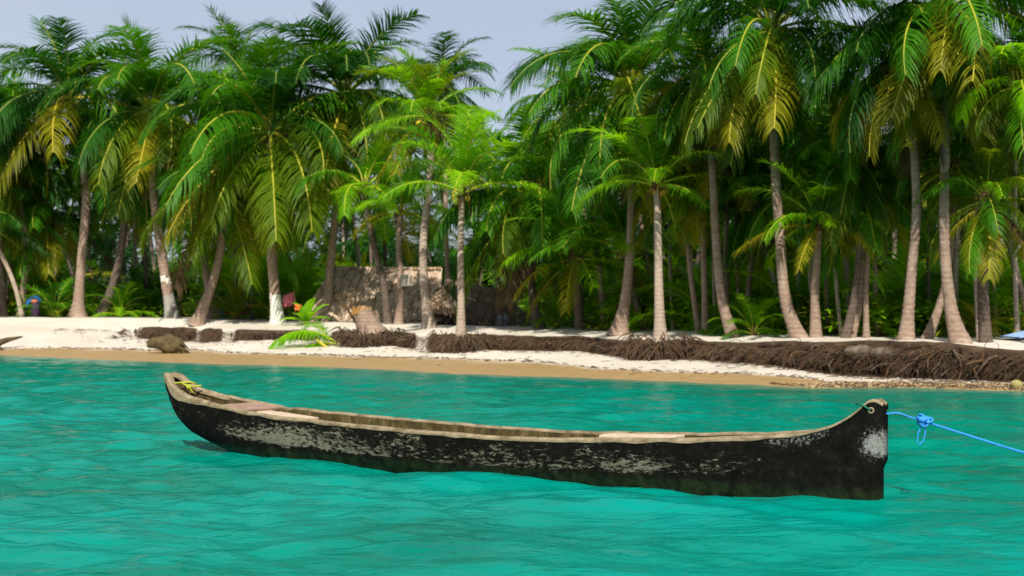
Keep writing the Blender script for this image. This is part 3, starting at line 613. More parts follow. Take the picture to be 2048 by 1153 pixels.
def foliage_masses():
    # far wood: fronds joined into one mass behind the last palms one can tell apart
    rnd = random.Random(5); lib = []
    for k in ('up', 'high', 'arch', 'flat', 'low', 'hang'):
        for v in range(2):
            e, d, h = KINDS[k]; V, Fc, M = frond_arrays(v * 10 + 3, R(e), R(d), h, 22, wide=0.03, segs=2)
            lib.append((np.array(V), Fc, M))
    VV, FF, MM = [], [], []; off = 0
    for i in range(400):
        px = rnd.uniform(-700, 2700); d = rnd.uniform(22, 44); Y = 50.0
        for _ in range(20): Y = 0.5 * Y + 0.5 * (top_y((px - 1024) / F_PX * Y) + d)
        x = (px - 1024) / F_PX * Y; z0 = ground_z(x, Y)
        h = rnd.uniform(0.8, 7.4) if px < 640 or px > 1080 else rnd.uniform(.8, 4.6)
        if 940 < px < 1080: h = min(h, 3.2)
        if 1600 < px < 1790: h = min(h, 5.0)
        mb = MB(); mb.tube([(x, Y, z0 - .1), (x + rnd.gauss(0, .3), Y, z0 + h * .5), (x, Y, z0 + h)], [0.12, 0.09, 0.08], 5)
        VV.append(np.array(mb.v)); FF += [tuple(q + off for q in f) for f in mb.f]; MM += [2] * len(mb.f); off += len(mb.v)
        tone = rnd.choice([0, 0, 1])
        for j in range(15):
            V, Fc, M = rnd.choice(lib); s = rnd.uniform(2.2, 3.4); a = rnd.uniform(0, 6.28); c, sn = math.cos(a), math.sin(a)
            W = np.stack([(V[:, 0] * c - V[:, 1] * sn) * s + x, (V[:, 0] * sn + V[:, 1] * c) * s + Y, V[:, 2] * s + z0 + h], -1)
            VV.append(W); FF += [tuple(q + off for q in f) for f in Fc]; MM += [tone] * len(Fc); off += len(V)
    me = mesh('far_palm_wood', np.concatenate(VV).tolist(), FF, [LEAF['dark'], LEAF['mid'], BARK_DK], MM)
    tag(link('far_palm_wood', me), 'dense dark mass of palm foliage at the back of the grove', 'woodland', kind='stuff')
    # low broad-leaved undergrowth
    VV, FF, MM = [], [], []
    for i in range(900):
        px = rnd.uniform(-200, 2260); d = 4.6 + 24 * rnd.random() ** 1.4; Y = 45.0
        if 590 < px < 1075: d += 7.5
        for _ in range(15): Y = 0.5 * Y + 0.5 * (top_y((px - 1024) / F_PX * Y) + d)
        x = (px - 1024) / F_PX * Y; z0 = ground_z(x, Y); hh = rnd.uniform(0.3, 1.2) if d < 10 else rnd.uniform(0.8, 2.6); tone = rnd.choice([0, 1, 1, 1, 2, 4, 1, 4])
        for j in range(26):
            p = Vector((x + rnd.gauss(0, 0.45), Y + rnd.gauss(0, 0.45), z0 + hh * rnd.random() ** 0.8))
            dr = Vector((rnd.gauss(0, 1), rnd.gauss(0, 1), rnd.uniform(-0.3, 0.9))).normalized(); ln = rnd.uniform(0.14, 0.32)
            sd_ = dr.cross(Vector((0, 0, 1))).normalized() * ln * 0.24; dn = Vector((0, 0, -0.25 * ln)); o = len(VV)
            VV += [tuple(p), tuple(p + dr * ln * .5 + sd_ + dn * .3), tuple(p + dr * ln * .5 - sd_ + dn * .3), tuple(p + dr * ln + dn)]
            FF += [(o, o + 1, o + 3, o + 2)]; MM.append(tone)
    me = mesh('undergrowth', VV, FF, [LEAF['mid'], LEAF['young'], LEAF['olive'], LEAF['dark'], LEAF['yellow']], MM)
    tag(link('undergrowth', me), 'low leafy green undergrowth covering the grove floor', 'undergrowth', kind='stuff')
foliage_masses()

# ------------------------------------------------------------------ roots along the bank
def strands(mb, rnd, centre, r, n, ln, spread, thick=(0.010, 0.022), down=0.8, sides=3, out=(0, -1, 0), m=None):
    for i in range(n):
        a = rnd.uniform(0, 6.28); u = Vector((math.cos(a), math.sin(a) * 0.9, rnd.uniform(-0.25, 0.6)))
        p = centre + u * r * rnd.uniform(0.45, 1.0)
        d = (u * spread + Vector(out) * 0.35 + Vector((rnd.gauss(0, .6), rnd.gauss(0, .35), -down * rnd.uniform(.5, 1.4)))).normalized()
        l_ = ln * rnd.uniform(0.4, 1.2); q = [p]
        for k in range(3):
            p = p + d * l_ / 3; d = (d + Vector((rnd.gauss(0, .3), rnd.gauss(0, .25), -0.35))).normalized(); q.append(p)
        t0 = rnd.uniform(*thick); mb.tube(q, [t0, t0 * .85, t0 * .6, t0 * .25], sides, rnd.choice([0, 0, 1]) if m is None else m, False)
def find(label_bit):
    for o in COL.objects:
        if label_bit in o.get('label', ''): return o
def root_ball(palm_o, rx, rz, n, seed, drop=0.25, ln=0.55, fwd=.45):
    rnd = random.Random(seed); mb = MB()
    mb.blob((0, -fwd, -drop), (rx, rx * 0.75, rz), 0, 16, 9, 0.12, seed)
    strands(mb, rnd, Vector((0, -fwd - .06, -drop * 0.8)), rx * 0.95, n, ln, 0.5)
    return mb.build('roots', [ROOT, ROOT_R], palm_o, smooth=True)
root_ball(find('slim young palm with yellow'), 0.92, 0.36, 900, 3, 0.36, .6, .75)
root_ball(find('orange flower stalks'), 0.95, 0.28, 900, 4, 0.30, .6, .6)
def bank_roots():
    rnd = random.Random(21); mb = MB(); 
    x = -15.6
    while x < 14:
        Yt = top_y(x); zt = float(L(L_TOP, x, 2)); zf = float(L(L_FOOT, x, 2)); h = zt - zf
        right = max(0.0, min(1.0, (x - 2.5) / 3.0)); dn = .35 + 1.15 * max(0, min(1, .55 + 1.3 * mnoise.noise(Vector((x * .8, 2.2, 0))) + .5 * right)); n = int((8 + 8 * right + 5 * rnd.random()) * dn); lip = .05 + .12 * max(0, .5 + mnoise.noise(Vector((x * 1.7, 8.8, 0)))) * h; b = max(0, min(1, (x + 16) / 1.2))
        for k in range(int(n * b)):
            p = Vector((x + rnd.uniform(-.06, .06), Yt - 0.05 - 0.4 * rnd.random(), zt - lip - h * (0.72 - .2 * right) * rnd.random() ** 1.2))
            d = Vector((rnd.gauss(0, 1.5), -0.45 - 0.4 * rnd.random(), -0.45 + rnd.gauss(0, .6))).normalized(); l_ = rnd.uniform(.15, .5 + .25 * right); q = [p]
            for g in range(3):
                p = p + d * l_ / 3; d = (d + Vector((rnd.gauss(0, .65), rnd.gauss(.08, .25), -0.4))).normalized(); p.z = max(p.z, zf - 0.02); q.append(p.copy())
            t0 = rnd.uniform(.003, .009) if rnd.random() < .95 else rnd.uniform(.02, .042); mb.tube(q, [t0, t0 * .9, t0 * .7, t0 * .3], 3 if t0 < .018 else 5, rnd.choice([0, 0, 1]), False)
        x += 0.045
    tag(mb.build('bank_roots', [ROOT, ROOT_R]), 'tangled brown roots hanging out of the eroded sand bank', 'roots', kind='stuff')
    mb = MB()                                    # twigs and shed leaf bits at the foot of the bank and at the water's edge on the right
    for i in range(1500):
        x = rnd.uniform(-18, 11.5) if i % 3 else rnd.uniform(5.0, 11.5)
        s0, f0 = float(L(L_SHORE, x, 1)), top_y(x) - 0.6
        y = f0 - abs(rnd.gauss(0, .5 if i % 4 else 2.5)) if (x < 5.5 or i % 2) else s0 + rnd.random() * 0.6
        if y < s0: y = s0 + .1
        z = ground_z(x, y) + 0.012; a = rnd.uniform(0, 3.14); l_ = rnd.uniform(.04, .3); dv = Vector((math.cos(a), math.sin(a) * .6, 0)) * l_ / 2
        mb.tube([Vector((x, y, z)) - dv, Vector((x, y, z + .01)), Vector((x, y, z)) + dv], [.006, .009, .004], 3, rnd.choice([0, 1]), False)
    for i in range(800):                         # the wrack line left by the last high water
        x = rnd.uniform(-24, 9); y = float(L(L_WET, x, 1)) + rnd.gauss(0, .22) + .3 * mnoise.noise(Vector((x * .6, 0, 0)))
        z = ground_z(x, y) + .012; a = rnd.uniform(0, 3.14); dv = Vector((math.cos(a), math.sin(a) * .6, 0)) * rnd.uniform(.02, .12)
        mb.tube([Vector((x, y, z)) - dv, Vector((x, y, z + .012)), Vector((x, y, z)) + dv], [.006, .011, .005], 3, rnd.choice([0, 1]), False)
    tag(mb.build('beach_litter', [ROOT, ROOT_R]), 'dark twigs and root bits strewn below the sand bank', 'litter', kind='stuff')
    mb = MB()
    for i in range(1500):
        x = rnd.uniform(6.0, 12); s0 = float(L(L_SHORE, x, 1)); y = s0 + rnd.random() * 0.75 + 0.02
        r = rnd.uniform(.012, .035); mb.blob((x, y, ground_z(x, y) + r * .3), (r * 1.3, r, r * .7), rnd.choice([0, 0, 1]), 5, 3, 0.2, i)
    tag(mb.build('shore_rubble', [simple('coral_rubble', (.22, .15, .07), (.46, .34, .18), 5), simple('dark_rubble', (.06, .04, .02), (.16, .11, .06), 5)]), 'coarse tan rubble along the waterline at the right', 'rubble', kind='stuff')
bank_roots()

# stump on its clump of roots
def stump():
    Y = 40.0
    for _ in range(30): Y = .5 * Y + .5 * (top_y((742 - 1024) / F_PX * Y) - 0.2)
    b = at(742, 668, Y); o = empty('palm_stump', b, 'short broken palm stump with orange torn top on a dark root clump', 'tree stump')
    tp = at(722, 622, Y) - b
    me, tip, ax = trunk_mesh([(0.06, 0, -0.1), tp * .5 + Vector((.02, 0, 0)), tp], 0.40, 0.30, 1.35, 9, 12, 5, [BARK]); link('trunk', me, o)
    mb = MB(); rnd = random.Random(4)
    for i in range(90):
        a = rnd.uniform(0, 6.28); r = .31 * rnd.random() ** .4; p = tip + Vector((math.cos(a) * r, math.sin(a) * r, -.16))
        mb.tube([p, p + Vector((rnd.gauss(0, .03), rnd.gauss(0, .03), rnd.uniform(.14, .34)))], [.04, .008], 4)
    mb.build('torn_top', simple('torn_orange_wood', (.28, .13, .03), (.50, .28, .07), 9), o)
    mb = MB(); mb.blob((.1, -.75, -.44), (1.2, .75, .44), 0, 20, 10, .1, 8)
    strands(mb, rnd, Vector((.1, -.8, -.38)), 1.12, 1700, .5, .5)
    mb.build('roots', [ROOT, ROOT_R], o)
    mb = MB()                                    # dry frond stalks leaning off the left side
    for x1, y1, x0, y0 in ((690, 580, 716, 640), (672, 592, 712, 646), (700, 600, 714, 650)):
        mb.tube([at(x0, y0, Y) - b, at((x0 + x1) / 2, (y0 + y1) / 2 - 6, Y) - b, at(x1, y1, Y) - b], [.05, .04, .015], 5)
    for i in range(60):
        p = at(rnd.uniform(672, 714), rnd.uniform(585, 620), Y) - b; mb.tube([p, p + Vector((rnd.gauss(0, .1), rnd.gauss(0, .1), -rnd.uniform(.1, .45)))], [.015, .004], 3)
    mb.build('dry_stalks', LEAF['dead'], o)
stump()

# ------------------------------------------------------------------ the thatched huts
def thatch_plane(mb, rnd, A, B, C, D, n, mset, ln=0.45, th=0.02):
    """slope with ridge A-B and eave D-C; loose leaf strips laid down the slope in courses"""
    A, B, C, D = map(Vector, (A, B, C, D)); nrm = (B - A).cross(D - A).normalized()
    if nrm.z < 0: nrm = -nrm
    for i in range(n):
        row = rnd.randrange(13); v = (row + rnd.random() * .25) / 13; u = rnd.random()
        top = A.lerp(B, u); bot = D.lerp(C, u); dn = (bot - top).normalized(); p = top.lerp(bot, v * .97) + nrm * (.03 + rnd.uniform(.0, .05))
        al = (B - A).normalized(); d = (dn + al * rnd.gauss(0, .12) + nrm * rnd.uniform(-.02, .10)).normalized(); l_ = ln * rnd.uniform(.5, 1.2); wv = al * rnd.uniform(.012, .035)
        mb.add([p - wv, p + wv, p + wv * .6 + d * l_, p - wv * .6 + d * l_], [(0, 1, 2, 3)], rnd.choice(mset))
def slab(mb, A, B, C, D, t=0.12, m=0):
    A, B, C, D = map(Vector, (A, B, C, D)); nrm = (B - A).cross(D - A).normalized()
    if nrm.z < 0: nrm = -nrm
    q = [A, B, C, D]; mb.add(q + [p - nrm * t for p in q], [(0, 1, 2, 3), (7, 6, 5, 4), (0, 4, 5, 1), (1, 5, 6, 2), (2, 6, 7, 3), (3, 7, 4, 0)], m)
def huts():
    rnd = random.Random(31); Y = 55.5            # the big pale hut: front eave at Y, ridge two metres further back
    g = at(750, 650, Y); x0, x1 = at(618, 0, Y).x, at(872, 0, Y).x; z = ground_z((x0 + x1) / 2, Y)
    o = empty('thatched_hut', ((x0 + x1) / 2, Y, z), 'long hut with a steep pale thatched roof reaching almost to the sand', 'hut')
    W = (x1 - x0) / 2; ez = at(0, 638, Y).z - z; rzt = at(0, 537, Y + 2).z - z; D = 2.0
    rl, rr = at(668, 0, Y + 2).x - o.location.x, at(884, 0, Y + 2).x - o.location.x
    mb = MB(); slab(mb, (rl, D, rzt + .06), (rr, D, rzt - .03), (W, 0, ez), (-W - .3, 0, ez)); slab(mb, (rl, D, rzt + .06), (rr, D, rzt - .03), (W, 2 * D, ez), (-W - .3, 2 * D, ez))
    slab(mb, (rl - .01, D, rzt + .05), (rl + .01, D, rzt + .05), (-W - .3, 0, ez), (-W - .3, 2 * D, ez))
    mb.build('roof', THATCH, o, smooth=False)
    mb = MB(); thatch_plane(mb, rnd, (rl, D, rzt + .06), (rr, D, rzt - .03), (W, 0, ez), (-W - .3, 0, ez), 5200, [0, 0, 0, 1]); thatch_plane(mb, rnd, (rl, D, rzt), (rl + .05, D, rzt), (-W - .3, 0, ez), (-W - .3, 2 * D, ez), 700, [0, 1])
    for i in range(260):                         # shaggy eave
        p = Vector((rnd.uniform(-W - .3, W), -.02, ez + .02)); mb.add([p, p + Vector((.05, 0, 0)), p + Vector((rnd.gauss(.04, .04), -.1, -rnd.uniform(.05, .3))), p + Vector((.0, -.1, -rnd.uniform(.05, .25)))], [(0, 1, 2, 3)], rnd.choice([0, 1]))
    for i in range(150):                         # ridge tufts
        u = rnd.random(); p = Vector((rl + (rr - rl) * u, D + rnd.gauss(0, .06), rzt + .05)); mb.add([p, p + Vector((.06, 0, 0)), p + Vector((rnd.gauss(0, .06), -.2, -.12)), p + Vector((-.05, -.2, -.1))], [(0, 1, 2, 3)], rnd.choice([0, 1]))
    tag(mb.build('thatch', [THATCH, THATCH_BR], o, smooth=False), kind='stuff')
    mb = MB(); mb.box((0, D, ez / 2 + .1), (2 * W - .5, 2 * D - .8, ez + .2)); mb.build('wall', DARKWOOD, o, smooth=False)
    for i in range(7):
        mb = MB(); xx = -W + .1 + i * (2 * W - .2) / 6; mb.tube([(xx, .18, -.05), (xx + rnd.gauss(0, .02), .18, ez + .1)], [.055, .05], 7); mb.build('post', POST, o)
    # the dark hut: hipped roof with a small gable facing the sea
    Y2 = 49.5; gx = at(955, 0, Y2).x; z2 = ground_z(gx, Y2)
    o2 = empty('thatched_hut', (gx, Y2, z2), 'low hut with weathered dark hipped thatch and a small brown gable', 'hut')
    P = lambda px, py, dy=0: at(px, py, Y2 + dy) - Vector((gx, Y2, z2))
    ra, rb = P(894, 560, 1.3), P(985, 580, 1.3); e0, e1 = P(858, 625), P(1058, 641, 0); eb0, eb1 = P(875, 618, 2.8), P(1052, 634, 2.8)
    mb = MB(); slab(mb, ra, rb, e1, e0); slab(mb, ra, rb, eb1, eb0); slab(mb, rb, rb + Vector((.01, .01, 0)), eb1, e1); slab(mb, ra, ra + Vector((.01, .01, 0)), eb0, e0)
    mb.build('roof', THATCH_DK, o2, smooth=False)
    mb = MB(); thatch_plane(mb, rnd, ra, rb, e1, e0, 3400, [0, 0, 0, 1], .5); thatch_plane(mb, rnd, rb, rb + Vector((.02, .02, 0)), eb1, e1, 700, [0], .5)
    for i in range(320):
        u = rnd.random(); p = e0.lerp(e1, u); mb.add([p, p + Vector((.06, 0, 0)), p + Vector((rnd.gauss(.04, .06), -.12, -rnd.uniform(.06, .36))), p + Vector((-.03, -.12, -rnd.uniform(.05, .3)))], [(0, 1, 2, 3)], rnd.choice([0, 0, 2]))
    tag(mb.build('thatch', [THATCH_DK, THATCH_BR, THATCH], o2, smooth=False), kind='stuff')
    ga, gb, gc, gd = P(884, 572, -.5), P(884, 572, 1.2), P(850, 612, -.6), P(918, 612, -.6)
    mb = MB(); slab(mb, ga, gb, P(850, 610, 1.2), gc, .09); slab(mb, ga, gb, P(920, 610, 1.2), gd, .09)
    thatch_plane(mb, rnd, ga, gb, P(850, 610, 1.2), gc, 420, [0, 1], .4); thatch_plane(mb, rnd, ga, gb, P(920, 610, 1.2), gd, 420, [0, 1], .4)
    for i in range(240):
        u = rnd.random(); p = (gc.lerp(ga, u) if i % 2 else gd.lerp(ga, u)) + Vector((0, -.02, 0)); mb.add([p, p + Vector((.05, 0, 0)), p + Vector((rnd.gauss(.03, .05), -.06, -rnd.uniform(.08, .35))), p + Vector((-.02, -.06, -.2))], [(0, 1, 2, 3)], rnd.choice([0, 1]))
    tri = [gc + Vector((.1, .06, -.05)), gd + Vector((-.1, .06, -.05)), ga + Vector((0, .06, -.12))]; mb.add(tri, [(0, 1, 2)], 0)
    for i in range(260):
        a_, b_ = rnd.random(), rnd.random(); a_, b_ = (a_, b_) if a_ + b_ < 1 else (1 - a_, 1 - b_); p = tri[2] + (tri[0] - tri[2]) * a_ + (tri[1] - tri[2]) * b_ + Vector((0, -.02 - .04 * rnd.random(), 0)); mb.add([p, p + Vector((.05, 0, 0)), p + Vector((rnd.gauss(.03, .06), -.05, -rnd.uniform(.15, .4))), p + Vector((-.02, -.05, -.25))], [(0, 1, 2, 3)], rnd.choice([0, 0, 1]))
    mb.build('porch_roof', [THATCH_BR, THATCH], o2, smooth=False)
    mb = MB(); mb.box(((e0.x + e1.x) / 2 + .1, 1.4, e0.z / 2 - .05), (e1.x - e0.x - .3, 2.0, e0.z + .1)); mb.build('wall', DARKWOOD, o2, smooth=False)
    for px in (866, 892, 918, 960, 1000, 1045):
        mb = MB(); p = P(px, 620, .12); mb.tube([(p.x, .12, -.05), (p.x + .02, .12, e0.z - .05)], [.05, .045], 7); mb.build('post', POST, o2)
    for k, (px, py) in enumerate(((1000, 642), (1012, 646))):
        mb = MB(); p = P(px, py, -.1); mb.blob((p.x, -.1, .18), (.13, .1, .22), 0, 10, 8, .12, k); tag(mb.build('sack', simple('sack_cloth', (.16, .16, .2), (.30, .30, .36), 8), loc=o2.location), 'grey sack under the dark eave, %s of two' % ('left' if k == 0 else 'right'), 'sack', 'sacks under the eave')
huts()

# ------------------------------------------------------------------ things on the beach
def Yat(px, d):
    Y = 45.0
    for _ in range(30): Y = .5 * Y + .5 * (top_y((px - 1024) / F_PX * Y) + d)
    return Y
def beach_things():
    rnd = random.Random(8)
    # board nailed to the short bright palm
    Y = Yat(797, 4) - .2; p = at(812, 561, Y); mb = MB(); mb.box((0, 0, 0), (.40, .03, .42), m=0); mb.box((.0, -.02, .10), (.36, .015, .02), m=1); mb.box((.16, -.022, .15), (.1, .02, .1), m=2)
    tag(mb.build('sign_board', [simple('weathered_board', (.30, .28, .22), (.50, .46, .38), 5, vs=(1, 1, 8)), POST, WHITE], smooth=False, loc=p, rot=(R(4), R(-4), R(8))), 'pale weathered board fixed to the short bright palm trunk', 'sign')
    for px, py, sx, sz, lb in ((1722, 704, .36, .15, 'left of the pair'), (1768, 706, .30, .13, 'right of the pair')):
        Y = Yat(px, -.28); p = at(px, py, Y); mb = MB(); mb.blob((0, 0, 0), (sx, .3, sz), 0, 14, 9, .12, px); tag(mb.build('sand_clod', simple('clod_sand', (.06, .045, .03), (.23, .185, .13), 7, bs=.8, bd=.03), loc=p), 'pale clod of root bound sand jutting from the bank, ' + lb, 'sand clod', 'clods in the bank')
    # driftwood stump on the sand
    Y = 47.5; x = at(332, 0, Y).x; z = ground_z(x, Y); mb = MB(); k = Y / F_PX
    mb.blob((.18, 0, .26), (.42, .36, .30), 0, 16, 10, .16, 3); mb.tube([(-.62, -.1, .30), (-.4, -.05, .36), (0, 0, .34), (.3, 0, .3)], [.12, .19, .26, .24], 10); mb.tube([(.2, 0, .35), (.05, .1, .56), (-.05, .1, .60)], [.2, .14, .05], 8)
    for i in range(14):
        a = rnd.uniform(-1.0, 2.2); mb.tube([(.25, 0, .25), (.25 + .35 * math.cos(a), -.25 * rnd.random(), .25 + .3 * math.sin(a)), (.25 + .58 * math.cos(a), -.3 * rnd.random(), max(.02, .2 + .3 * math.sin(a) - .15))], [.11, .06, .02], 6)
    tag(mb.build('driftwood_stump', DRIFT, loc=(x, Y, z)), 'gnarled yellow brown driftwood stump lying on the sand', 'driftwood')
    Y = 50.5; mb = MB(); pts = [at(px, py, Y - (px < 20) * .5) for px, py in ((-40, 700), (-8, 688), (16, 680), (44, 674))]
    for p_ in pts: p_.z = max(p_.z, ground_z(p_.x, p_.y) + .05)
    b = pts[0].copy(); mb.tube([p_ - b for p_ in pts], [.17, .13, .09, .03], 9)
    for i in range(6): mb.tube([pts[1] - b, pts[1] - b + Vector((rnd.gauss(.1, .2), -.2, -.2 - .2 * rnd.random()))], [.07, .02], 5)
    tag(mb.build('driftwood_log', DRIFT, loc=b), 'half buried driftwood log at the left edge of the beach', 'driftwood')
    # cut fronds lying against the root clump
    Yf = Yat(640, -2.4)
    def lying(px, py, rz, ry, s, kind, tone, label, rx=0):
        Y_ = Yf; p_ = at(px, py, Y_); p_.z = max(p_.z, ground_z(p_.x, p_.y) + .04); o = link('fallen_frond', frond_mesh(kind, tone, 1, False), None, p_, (rx, ry, rz), (s, s, s)); return tag(o, label, 'palm frond', 'fallen fronds beside the root clump')
    for px_, py_, rz_, ry_, sc, kd, tn, lb in ((682, 704, 184, 4, 3.5, 'flat', 'young', 'longest fallen frond whose tip points down the beach to the left'), (678, 702, 196, 0, 2.7, 'arch', 'young', 'fallen frond arching nearest the water'),
            (672, 692, 168, 0, 2.4, 'arch', 'young', 'bright fallen frond arching up at the back of the heap'), (656, 690, 140, -8, 1.9, 'high', 'young', 'short bright frond standing upright in the heap of fallen ones'),
            (670, 700, 178, 8, 2.0, 'flat', 'olive', 'olive fallen frond in the middle of the heap'), (650, 702, 205, 10, 1.7, 'flat', 'young', 'fallen frond at the front of the heap with its leaflets on the sand')):
        lying(px_, py_, R(rz_), R(ry_), sc, kd, tn, lb)
    mb = MB(); a_, b_ = at(633, 680, Yf - .3), at(668, 703, Yf - .4); mb.tube([Vector((0, 0, 0)), (b_ - a_) * .5 + Vector((0, 0, -.03)), b_ - a_], [.05, .06, .03], 6); tag(mb.build('yellow_stalk', RACH['yellow'], loc=a_), 'thick yellow frond stalk lying on the fallen fronds', 'stalk')
    # seedling palm with broad leaves before the hut
    Ys = Yat(612, 2.0); x = at(612, 0, Ys).x; z = ground_z(x, Ys); o = empty('seedling_palm', (x, Ys, z), 'broad leaved seedling palm with red flowers before the thatched hut', 'young palm')
    for az, e, l_ in ((160, 62, 1.0), (60, 70, 1.1), (20, 48, 1.15), (5, 18, .95), (185, 14, 1.0), (-60, 40, .8), (110, 55, .9), (-120, 35, .8)):
        V, Fc = [], []; n_ = 7; q = Vector((0, 0, .12)); el = R(e)
        for i in range(n_ + 1):
            u = i / n_; wd = .02 + .21 * math.sin(math.pi * min(1, u * .95 + .02)) ** .8; dv = Vector((math.cos(el), 0, math.sin(el))); up = Vector((-math.sin(el), 0, math.cos(el)))
            V += [q + Vector((0, -wd, 0)) + up * wd * .35, q, q + Vector((0, wd, 0)) + up * wd * .35]; q = q + dv * l_ / n_; el -= R(75) / n_ * u * 1.6
        for i in range(n_): Fc += [(3 * i, 3 * i + 1, 3 * i + 4, 3 * i + 3), (3 * i + 1, 3 * i + 2, 3 * i + 5, 3 * i + 4)]
        link('leaf', mesh('leaf', V, Fc, LEAF['young']), o, rot=(0, 0, R(az)))
    mb = MB(); mb.tube([(0, 0, -.05), (.01, 0, .3)], [.06, .04], 7); mb.build('stem', RACH['yellow'], o)
    mb = MB()
    for i in range(9): mb.blob((-.28 + rnd.gauss(0, .05), -.25, .62 + rnd.gauss(0, .1)), .055, 0, 6, 4, .2, i)
    mb.tube([(0, 0, .1), (-.2, -.2, .45), (-.28, -.25, .62)], [.02, .015, .01], 5); mb.build('flower', simple('red_flower', (.55, .10, .02), (.7, .22, .04), 9), o)
    # pink cloth on a leaning pole
    Yc = Yat(575, 4.6); b = at(575, 622, Yc); o = empty('cloth_line', b, 'leaning pole with a pink cloth hanging beside the white painted palm', 'clothes line')
    mb = MB(); mb.tube([at(552, 612, Yc) - b, at(590, 582, Yc) - b], [.03, .025], 6); mb.tube([at(588, 584, Yc) - b, at(592, 650, Yc) - b], [.03, .03], 6); mb.build('pole', simple('reddish_pole', (.4, .18, .10), (.6, .3, .2), 6), o)
    V, Fc = [], []
    for i in range(7):
        for j in range(7):
            u, v = i / 6, j / 6; pp = at(566 + 20 * u, 592 - 8 * u + (22 + 4 * math.sin(u * 3)) * v + 3 * u * v, Yc - .05) - b; V.append(pp + Vector((0, .05 * math.sin(u * 9 + v * 2), 0)))
    for i in range(6):
        for j in range(6): Fc.append((i * 7 + j, i * 7 + j + 1, i * 7 + j + 8, i * 7 + j + 7))
    me = mesh('cloth', V, Fc, simple('pink_cloth', (.62, .12, .18), (.75, .22, .28), 5)); c = link('cloth', me, o); sm = c.modifiers.new('thick', 'SOLIDIFY'); sm.thickness = .012
    # red bench with pale posts, and a swing frame
    Yr = Yat(470, 5.2); x = at(475, 0, Yr).x; z = ground_z(x, Yr); o = empty('bench', (x, Yr, z), 'low dark red bench with blue ends behind the bank between palms', 'bench')
    mr = simple('dark_red_paint', (.16, .02, .02), (.34, .05, .045), 7); mbu = simple('blue_paint', (.02, .05, .12), (.05, .10, .2), 7)
    mb = MB(); mb.box((0, 0, .26), (1.15, .4, .09)); mb.build('seat', mr, o, smooth=False)
    mb = MB(); mb.box((.08, .2, .42), (.9, .05, .2)); mb.build('backrest', mr, o, smooth=False)
    for sx in (-1, 1): mb = MB(); mb.box((sx * .62, 0, .2), (.09, .42, .46)); mb.build('end_panel', mbu, o, smooth=False)
    Yg = Yr + .8; x = at(491, 0, Yg).x; o = empty('swing_frame', (x, Yg, ground_z(x, Yg)), 'pale timber swing frame standing behind the dark red bench', 'frame')
    for sx in (-1, 1): mb = MB(); mb.tube([(sx * .24, 0, -.05), (sx * .24, 0, 1.35)], .035, 7); mb.build('post', BARK_LT, o)
    mb = MB(); mb.tube([(-.25, 0, .42), (0, 0, .34), (.25, 0, .42)], .03, 6); mb.build('swing_seat', WHITE, o); mb = MB(); mb.tube([(-.32, 0, 1.33), (.32, 0, 1.33)], .035, 7); mb.build('crossbar', BARK_LT, o)
    # blue cloth slung over a dark bundle
    Yb = Yat(70, 4.0); x = at(70, 0, Yb).x; z = ground_z(x, Yb); o = empty('draped_bundle', (x, Yb, z), 'bright blue cloth draped over a dark purple bundle beside the left trunks', 'cloth bundle')
    mb = MB(); mb.blob((.02, .02, .36), (.20, .18, .40), 0, 12, 10, .08, 2); mb.build('bundle', simple('purple_cloth', (.025, .012, .03), (.07, .035, .08), 6), o)
    mb = MB(); mb.blob((0, -.06, .68), (.16, .14, .10), 0, 10, 7, .06, 4); mb.build('fold', simple('orange_cloth', (.35, .10, .05), (.5, .18, .08), 6), o)
    mb = MB(); mb.tube([(-.30, -.1, .42), (-.27, -.08, .62), (-.14, -.02, .80), (.0, 0, .84), (.14, -.02, .80), (.26, -.06, .66)], [.06, .09, .10, .09, .09, .05], 8); mb.build('blue_drape', simple('blue_cloth', (.008, .06, .20), (.015, .13, .36), 5), o)
    # blue tarp shelter at the right edge
    Yt = Yat(2050, 3.2); b = at(2104, 684, Yt); o = empty('tarp', (b.x, Yt, ground_z(b.x, Yt)), 'pale blue tarp pitched low at the right edge of the grove', 'tarp')
    mt = simple('pale_blue_tarp', (.28, .42, .72), (.36, .52, .82), 4); mb = MB(); z0 = .06
    slab(mb, (.35, .6, .34), (.45, 1.4, .34), (-.75, 1.3, z0), (-.7, .1, z0), .02); slab(mb, (.35, .6, .34), (.45, 1.4, .34), (1.4, 1.3, z0), (1.4, .1, z0), .02); mb.build('sheet', mt, o, smooth=False)
    for xx, yy in ((.35, .62), (.45, 1.38)): mb = MB(); mb.tube([(xx, yy, -.05), (xx, yy, .31)], .02, 6); mb.build('prop', POST, o)
    # round stone at the far right of the waterline
    Ys = 28.0; p = at(2033, 771, Ys); p.z = ground_z(p.x, p.y); mb = MB(); mb.blob((0, 0, .06), (.12, .10, .09), 0, 12, 8, .1, 6); tag(mb.build('stone', simple('mossy_stone', (.2, .18, .05), (.42, .36, .14), 8), loc=p), 'rounded yellowish stone at the waterline by the right edge', 'stone')
    # orange flower stalks on the young palm on the bank
    o = find('orange flower stalks'); tip = None
    Yy = o.location.y; mb = MB(); c = at(1316, 392, Yy) - o.location
    for i in range(26):
        a = rnd.uniform(0, 6.28); u = Vector((math.cos(a), math.sin(a), rnd.uniform(.3, 1.5))).normalized(); mb.tube([c, c + u * .22, c + u * .34 + Vector((0, 0, .02 - .1 * rnd.random()))], [.03, .02, .008], 4)
    mb.build('flower_stalk', FLOWER, o)
beach_things()

